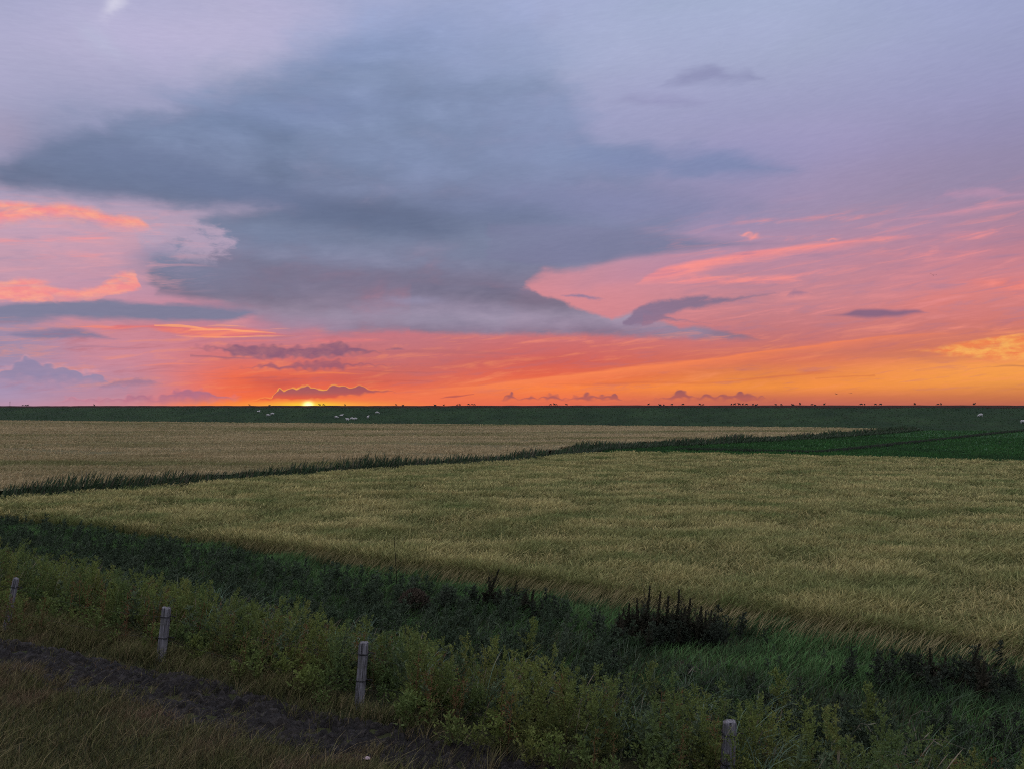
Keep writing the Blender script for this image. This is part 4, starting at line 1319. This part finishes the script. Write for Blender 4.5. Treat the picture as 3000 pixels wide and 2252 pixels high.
# bent dry stems among the weeds at the lower right
DRYS = [((2580, 2215), (2830, 2195), .55, "long pale dry stem lying across the weeds, nearest the right corner"),
        ((2660, 2190), (2705, 2085), .7, "pale broken reed stem with a bent tip, at lower right above the weeds"),
        ((2480, 2160), (2560, 2150), .5, "short pale dry stem among weeds right of the nearest post"),
        ((2000, 1990), (2060, 1975), .7, "curled pale dry stem in the weeds above the nearest post")]
for (ax, ay), (bx, by), zz, lab in DRYS:
    p0 = np.array([*on_z(ax, ay, .8 + zz), .8 + zz])
    p1 = np.array([*on_z(bx, by, .95 + zz), .95 + zz])
    p0[2] -= .15
    k = 9
    tt = np.linspace(0, 1, k)[:, None]
    c = p0 + (p1 - p0) * tt + np.array([0, 0, .22]) * (tt * (1 - tt) * 4) ** 1.0 + rng.normal(0, .012, (k, 3))
    root = np.array([p0[0], p0[1], float(ground_z(p0[0], p0[1]))])
    c = np.vstack([root, (root + p0) / 2 + rng.normal(0, .03, 3), c])
    k = len(c)
    V, Q, o = [], [], 0
    for s_ in (np.array([0, 0, .005]), np.array([.0035, .0035, 0])):
        ww = np.linspace(1.0, .5, k)[:, None]
        V.append(np.stack([c - s_ * ww, c + s_ * ww], 1).reshape(-1, 3))
        b = np.arange(k - 1) * 2 + o
        Q.append(np.stack([b, b + 1, b + 3, b + 2], 1))
        o += 2 * k
    m = 5
    ft = rng.integers(3, k - 1, m)
    lv = leaves(c[ft], np.array([.6, 0, -.2]) + rng.normal(0, .5, (m, 3)), .08 + .10 * rng.random(m), .10)
    V.append(lv[0]); Q.append(lv[1] + o)
    V, Q = np.concatenate(V), np.concatenate(Q)
    loc = root
    plant_thing("dry_stem", V - loc, Q, np.full(len(V), .7), M_DRY, loc, lab, "dry stem", "bent dry stems in the weeds")

# ------------------------------------------------------------------ fence posts and wire
POSTS = [((16, 1848), (48, 1690), 15, "farthest fence post, thin and leaning right, at the left edge of the weeds"),
         ((472, 1935), (488, 1778), 24, "slightly leaning weathered fence post left of the tall upright one"),
         ((1052, 2078), (1066, 1880), 27, "weathered upright fence post in front of the weeds, dark wire at its top"),
         ((2128, 2330), (2138, 2112), 38, "nearest and thickest grey fence post, cut by the bottom of the picture")]
ends = []


def post_mesh(h, w, seed):
    r_ = random.Random(seed)
    bm = bmesh.new()
    prof = [(-.35, 1.05), (0, 1.05), (h * .3, 1.02), (h * .62, 1.0), (h - .03, .98), (h - .006, .93), (h, .86)]
    rings = []
    slant = r_.uniform(-.022, .022)
    sides = 12
    for z_, s_ in prof:
        ring = []
        for k in range(sides):
            a = 2 * math.pi * k / sides + .3
            e = 5.0                                                  # rounded-square section of a sawn post
            q = (abs(math.cos(a)) ** e + abs(math.sin(a)) ** e) ** (-1 / e)
            j = 1 + r_.uniform(-.05, .05)
            ring.append(bm.verts.new((math.cos(a) * q * w * .5 * s_ * j, math.sin(a) * q * w * .42 * s_ * j, z_ + ((r_.uniform(-.012, .012) + slant * math.cos(a)) if z_ > h - .04 else 0))))
        rings.append(ring)
    for r0, r1 in zip(rings[:-1], rings[1:]):
        for k in range(sides):
            bm.faces.new((r0[k], r0[(k + 1) % sides], r1[(k + 1) % sides], r1[k]))
    bm.faces.new(rings[-1])
    bm.faces.new(list(reversed(rings[0])))
    me = bpy.data.meshes.new("post")
    bm.to_mesh(me)
    bm.free()
    return me


def loop_mesh(w, thick):
    """wire bound round the post, with a twisted end"""
    bm = bmesh.new()
    pts = []
    for k in range(17):
        a = 2 * math.pi * k / 16
        e = 5.0
        q = (abs(math.cos(a)) ** e + abs(math.sin(a)) ** e) ** (-1 / e)
        pts.append(Vector((math.cos(a) * q * (w * .5 + thick * .6), math.sin(a) * q * (w * .42 + thick * .6), .012 * math.sin(a))))
    pts += [Vector((w * .5 + .05, .01, .006)), Vector((w * .5 + .10, .03, -.012))]
    tube(bm, pts, thick)
    me = bpy.data.meshes.new("wire_tie")
    bm.to_mesh(me)
    bm.free()
    return me


def tube(bm, pts, rad, sides=6):
    rings = []
    for i, p_ in enumerate(pts):
        d = (pts[min(i + 1, len(pts) - 1)] - pts[max(i - 1, 0)]).normalized()
        a = d.orthogonal().normalized() if abs(d.z) > .9 else d.cross(Vector((0, 0, 1))).normalized()
        b = d.cross(a)
        rings.append([bm.verts.new(p_ + (a * math.cos(2 * math.pi * k / sides) + b * math.sin(2 * math.pi * k / sides)) * rad) for k in range(sides)])
    for r0, r1 in zip(rings[:-1], rings[1:]):
        for k in range(sides):
            bm.faces.new((r0[k], r0[(k + 1) % sides], r1[(k + 1) % sides], r1[k]))
    bm.faces.new(rings[-1])
    bm.faces.new(list(reversed(rings[0])))


def mesh_obj(name, me, mat, parent=None):
    o = bpy.data.objects.new(name, me)
    me.materials.append(mat)
    COL.objects.link(o)
    if parent:
        o.parent = parent
    return o


for i, ((bx, by), (tx, ty), wpx, lab) in enumerate(POSTS):
    x, y, z = at_base(bx, by)
    v = pix_dir(tx, ty)
    h = EYE + v[2] * y / v[1] - z
    xt = v[0] * y / v[1]
    w = wpx * y / F
    root = empty("fence_post", (x, y, z))
    root.rotation_euler = (0, math.atan2(xt - x, h), R(20 + 7 * i))
    root.rotation_euler = Matrix.Rotation(math.atan2(xt - x, h), 4, 'Y').to_euler()
    tag(root, lab, "fence post", "weathered wooden posts of the pasture fence")
    po = mesh_obj("post", post_mesh(h, w, i + 3), M_WOOD, root)
    for f in (.845, .45):
        t_ = mesh_obj("wire_tie", loop_mesh(w, .0075), M_WIRE, root)
        t_.location = (0, 0, h * f)
    ends.append([root.matrix_basis @ Vector((w * .1, -w * .48, h * f)) for f in (.845, .45)])
e0 = [ends[0][k] * 2 - ends[1][k] for k in (0, 1)]
e1 = [ends[3][k] * 2 - ends[2][k] for k in (0, 1)]
for k in (0, 1):
    pts = [e0[k]] + [e[k] for e in ends] + [e1[k]]
    fine_pts = []
    for a, b in zip(pts[:-1], pts[1:]):
        for j in range(10):
            t_ = j / 10
            fine_pts.append(a.lerp(b, t_) - Vector((0, 0, .10 * 4 * t_ * (1 - t_))))
    fine_pts.append(pts[-1])
    bm = bmesh.new()
    tube(bm, fine_pts, .0018, 4)
    me = bpy.data.meshes.new("fence_wire")
    bm.to_mesh(me)
    bm.free()
    tag(mesh_obj("fence_wire", me, M_WIRE), ("upper" if k == 0 else "lower") + " thin dark wire strung along the fence posts", "fence wire", "wires of the pasture fence")

# ------------------------------------------------------------------ stones
def stone(px, py, size, lab):
    x, y, z = at_base(px, py)
    bm = bmesh.new()
    bmesh.ops.create_icosphere(bm, subdivisions=3, radius=size)
    for v in bm.verts:
        k = 1 + .5 * (float(NA.fbm(np.array([v.co.x * 9 / size * .1 + 5]), np.array([v.co.y * 9 / size * .1 + v.co.z / size]), 3)[0]) - .5)
        v.co = Vector((v.co.x * 1.3 * k, v.co.y * k, max(v.co.z, -size * .3) * .6 * k))
    me = bpy.data.meshes.new("stone")
    bm.to_mesh(me)
    bm.free()
    o = mesh_obj("stone", me, M_STONE)
    o.location = (x, y, z + size * .2)
    tag(o, lab, "stone", "pale stones by the muddy track")


stone(6, 1932, .065, "pale pinkish stone at the very left edge of the muddy track")
stone(1075, 2222, .035, "small pale stone lying in the mud below the upright fence post")

# ------------------------------------------------------------------ sheep
def sheep_mesh(pose):
    """one continuous body: trunk, neck, head, ears, tail and four jointed legs (skin over a joint skeleton)"""
    J, E, RAD = [], [], []

    def add(p_, r_, par=None):
        J.append(p_)
        RAD.append(r_)
        if par is not None:
            E.append((par, len(J) - 1))
        return len(J) - 1
    bz = {'graze': .62, 'stand': .62, 'lie': .27}[pose]
    mid = add((0, 0, bz), .25)
    rump = add((-.36, 0, bz + .01), .23, mid)
    tail = add((-.60, 0, bz - .02), .06, rump)
    add((-.66, 0, bz - .22), .035, tail)
    sh = add((.34, 0, bz), .22, mid)
    if pose == 'graze':
        nk = add((.58, 0, bz - .10), .12, sh)
        hd = add((.76, .02, bz - .34), .085, nk)
        add((.86, .03, bz - .50), .05, hd)
    else:
        nk = add((.52, 0, bz + .20), .12, sh)
        hd = add((.64, 0, bz + .36), .095, nk)
        add((.83, 0, bz + .29), .052, hd)
    for s_ in (-1, 1):
        hp = J[hd]
        add((hp[0] - .06, s_ * .16, hp[2] + .05), .026, hd)
        for par, x0, fore in ((sh, .32, True), (rump, -.38, False)):
            if pose == 'lie':
                k = add((x0 + .10, s_ * .20, .10), .06, par)
                add((x0 + (.26 if fore else .16), s_ * .20, .05), .035, k)
            else:
                k = add((x0 + (.02 if fore else .07), s_ * .12, bz - .26), .075 if fore else .09, par)
                l2 = add((x0 + (.03 if fore else -.06), s_ * .12, .27), .034, k)
                add((x0 + (.02 if fore else -.01), s_ * .12, .0), .030, l2)
    me = bpy.data.meshes.new("sheep_skeleton")
    me.from_pydata(J, E, [])
    o = bpy.data.objects.new("sheep_skeleton", me)
    COL.objects.link(o)
    sk = o.modifiers.new("skin", 'SKIN')
    sk.use_smooth_shade = True
    for i, r_ in enumerate(RAD):
        me.skin_vertices[0].data[i].radius = (r_, r_)
        me.skin_vertices[0].data[i].use_root = (i == 0)
    o.modifiers.new("sub", 'SUBSURF').levels = 1
    dg = bpy.context.evaluated_depsgraph_get()
    out = bpy.data.meshes.new_from_object(o.evaluated_get(dg))
    out.name = "sheep_" + pose
    bpy.data.objects.remove(o)
    return out


MESH = {}
for pose in ('graze', 'stand', 'lie'):
    b = sheep_mesh(pose)
    for nm, mt in (('pale', M_WOOL), ('dark', M_SILHOUETTE)):
        m_ = b.copy()
        m_.materials.clear()
        m_.materials.append(mt)
        MESH[pose, nm] = m_


def put_sheep(p_, pose, tone, heading, scale, label, group):
    o = bpy.data.objects.new("sheep", MESH[pose, tone])
    COL.objects.link(o)
    o.location = p_
    o.rotation_euler = (0, 0, heading)
    o.scale = (scale,) * 3
    tag(o, label, "sheep", group)


PALE = [(757, 1206, 'lie', 0.9, "faint pale sheep highest on the slope, left of the setting sun"),
        (785, 1219, 'graze', 0.2, "lower of the two white sheep side by side left of the sun"),
        (798, 1215, 'graze', 3.3, "upper of the two white sheep side by side left of the sun"),
        (985, 1225, 'graze', 0.2, "white sheep leftmost in the loose flock right of the sun"),
        (1000, 1219, 'lie', 0.1, "small white sheep above the leftmost one of the flock right of the sun"),
        (1018, 1232, 'stand', 3.0, "white sheep lowest on the slope in the flock right of the sun"),
        (1031, 1229, 'graze', 0.3, "white sheep just left of its close twin low in the flock"),
        (1041, 1230, 'graze', 3.4, "white sheep just right of its close twin low in the flock"),
        (1078, 1225, 'stand', 1.2, "white sheep standing between the low twins and the rightmost of the flock"),
        (1105, 1212, 'graze', 0.1, "white sheep highest and rightmost of the flock right of the sun"),
        (2873, 1221, 'graze', 3.2, "largest white sheep grazing alone on the slope at far right"),
        (2996, 1240, 'graze', 0.1, "white sheep half cut by the right edge of the picture")]
for px, py, pose, hd, lab in PALE:
    put_sheep(slope_point(px, py), pose, 'pale', hd, .95, lab, "white sheep on the dike slope")

DARK = [(66, 's', "dark sheep leftmost of the three specks right of the thin mast"), (75, 'g', "dark sheep in the middle of the three specks right of the thin mast"), (81, 's', "dark sheep rightmost of the three specks right of the thin mast"),
        (276, 's', "lone dark sheep on the dike top between the mast and the sun"),
        (731, 's', "dark sheep on the dike top, second to the left of the setting sun"), (789, 'l', "dark sheep on the dike top, first to the left of the setting sun"),
        (937, 's', "dark sheep on the dike top, first to the right of the setting sun"), (948, 'g', "dark sheep close beside the first one right of the sun"),
        (1011, 's', "dark sheep alone on the dike top above the white flock"), (1161, 's', "taller left one of two dark sheep right of the white flock"), (1180, 'l', "lower right one of two dark sheep right of the white flock"),
        (1275, 'l', "lying dark sheep on the top below the slanting little cloud, left of a standing one"), (1300, 's', "standing dark sheep on the top just right of a lying one, below the slanting cloud"),
        (1340, 'g', "left sheep of the dark pair right of the slanting little cloud"), (1347, 's', "right sheep of the dark pair right of the slanting little cloud"),
        (1373, 'g', "left single sheep beside a touching pair, before the row of small clouds"), (1384, 's', "left sheep of the touching pair before the row of small clouds"), (1390, 'g', "right sheep of the touching pair before the row of small clouds"),
        (1613, 'g', "first dark sheep below the left row of small clouds"), (1624, 's', "left sheep of a tight pair below the left row of small clouds"), (1630, 'g', "right sheep of a tight pair below the left row of small clouds"), (1660, 's', "dark sheep standing alone below the middle of the left cloud row"),
        (1900, 's', "thin dark sheep on the top just left of the two lying dark ones"), (1934, 'l', "left one of two lying dark sheep between the two cloud rows"), (1945, 'l', "right one of two lying dark sheep between the two cloud rows"), (1968, 's', "dark sheep on the top just right of the two lying ones"), (2001, 'g', "dark sheep below the tallest small cloud of the right row"),
        (2050, 'g', "left sheep of the wide dark pair below the right cloud row"), (2060, 'g', "right sheep of the wide dark pair below the right cloud row"),
        (2143, 'g', "leftmost sheep of the dense dark group under the right cloud row's last puff"), (2152, 's', "second sheep of the dense dark group, close to the leftmost"), (2166, 's', "small sheep alone in the middle of the dense dark group"), (2176, 's', "sheep right of the small middle one in the dense dark group"), (2187, 'g', "rightmost grazing sheep of the dense dark group"),
        (2206, 'g', "grazing sheep next to the bulky lying one, right of the dense group"), (2215, 'l', "bulky lying dark sheep at the right end of the dense group"),
        (2273, 's', "left sheep of the spaced dark pair right of the dense group"), (2289, 'g', "right sheep of the spaced dark pair right of the dense group"), (2323, 'l', "dark lying sheep halfway between the spaced pair and the flying birds"), (2344, 's', "dark sheep standing right of the lying one, left of the birds"),
        (2378, 's', "dark sheep standing with a lying one at its right side, left of the birds"), (2388, 'l', "dark lying sheep at the right side of a standing one, left of the birds"), (2415, 's', "single dark sheep on the top just left below the two flying birds"),
        (2523, 'g', "grazing sheep at the left of a dark pair, first right of the birds"), (2533, 's', "standing sheep at the right of a dark pair, first right of the birds"), (2565, 'g', "left sheep of the second dark pair right of the birds"), (2580, 'g', "right sheep of the second dark pair right of the birds"),
        (2680, 'g', "lone dark sheep midway between the birds and the large white sheep"), (2748, 'g', "left sheep of the dark pair left of the large white sheep"), (2757, 's', "right sheep of the dark pair left of the large white sheep"), (2854, 's', "dark sheep on the top just above the large white sheep")]
for i, (px, k, lab) in enumerate(DARK):
    p_ = crest_point(px)
    put_sheep(p_, {'s': 'stand', 'g': 'graze', 'l': 'lie'}[k], 'dark', [0.2, 3.3, 0.6, 2.6, 4.0][i % 5], 0.60 + .05 * (i % 4), lab, "sheep painted as dark silhouettes on top of the dike")

# mast on the dike
p_ = crest_point(29)
root = empty("mast", tuple(p_))
tag(root, "thin dark mast on the dike top at the far left", "mast")
bm = bmesh.new()
tube(bm, [Vector((0, 0, -.3)), Vector((0, 0, 1.0)), Vector((.01, 0, 2.1))], .07, 8)
me = bpy.data.meshes.new("pole")
bm.to_mesh(me)
bm.free()
mesh_obj("pole", me, M_FEATHER, root)
bm = bmesh.new()
bmesh.ops.create_cube(bm, size=1.0)
for v in bm.verts:
    v.co = Vector((v.co.x * .34, v.co.y * .05, v.co.z * .12 + 1.72))
bmesh.ops.bevel(bm, geom=bm.edges[:], offset=.015, segments=2, affect='EDGES')
me = bpy.data.meshes.new("crossbar")
bm.to_mesh(me)
bm.free()
mesh_obj("crossbar", me, M_FEATHER, root)

# ------------------------------------------------------------------ birds
def bird_mesh(flap):
    bm = bmesh.new()
    prof = [(-.22, .004, .0), (-.16, .03, .0), (-.06, .045, .0), (.05, .048, .0), (.12, .035, .005), (.17, .03, .012), (.20, .018, .008), (.235, .004, .002)]
    rings = [[bm.verts.new((x_, math.cos(k * math.pi / 4) * r_, z_ + math.sin(k * math.pi / 4) * r_ * .9)) for k in range(8)] for x_, r_, z_ in prof]
    for r0, r1 in zip(rings[:-1], rings[1:]):
        for k in range(8):
            bm.faces.new((r0[k], r0[(k + 1) % 8], r1[(k + 1) % 8], r1[k]))
    bm.faces.new(rings[-1])
    bm.faces.new(list(reversed(rings[0])))
    for s_ in (-1, 1):
        st_ = [(0.02, .07, .0), (.17, .085, flap * .12), (.32, .065, flap * .16), (.46, .008, flap * .10)]
        prev = None
        for y_, ch, z_ in st_:
            xs_ = .06 - y_ * .25
            row = [bm.verts.new((xs_ + ch * .5, s_ * y_, z_)), bm.verts.new((xs_, s_ * y_, z_ + .008)), bm.verts.new((xs_ - ch, s_ * y_, z_ - .004)), bm.verts.new((xs_, s_ * y_, z_ - .006))]
            if prev:
                for k in range(4):
                    bm.faces.new((prev[k], prev[(k + 1) % 4], row[(k + 1) % 4], row[k]))
            prev = row
        bm.faces.new(prev)
    tl = [bm.verts.new(c) for c in ((-.18, .015, 0), (-.18, -.015, 0), (-.32, -.05, 0), (-.32, .05, 0))]
    tu = [bm.verts.new(v.co + Vector((0, 0, .008))) for v in tl]
    for k in range(4):
        bm.faces.new((tl[k], tl[(k + 1) % 4], tu[(k + 1) % 4], tu[k]))
    bm.faces.new(tu)
    bm.faces.new(list(reversed(tl)))
    me = bpy.data.meshes.new("bird")
    bm.to_mesh(me)
    bm.free()
    me.materials.append(M_FEATHER)
    return me


for px, py, d, fl, hd, lab in ((2450, 1154, 110, .8, .3, "left, lower one of two small dark birds flying over the dike"), (2493, 1150, 105, -.6, .8, "right, higher one of two small dark birds flying over the dike"), (2734, 807, 75, 1.0, 1.2, "lone dark bird high in the pink sky at right")):
    v = pix_dir(px, py)
    o = bpy.data.objects.new("bird", bird_mesh(fl))
    COL.objects.link(o)
    o.scale = (.72,) * 3
    o.location = (v[0] * d, v[1] * d, EYE + v[2] * d)
    o.rotation_euler = (.2, -.1, hd)
    tag(o, lab, "bird", "small dark birds in the evening sky")
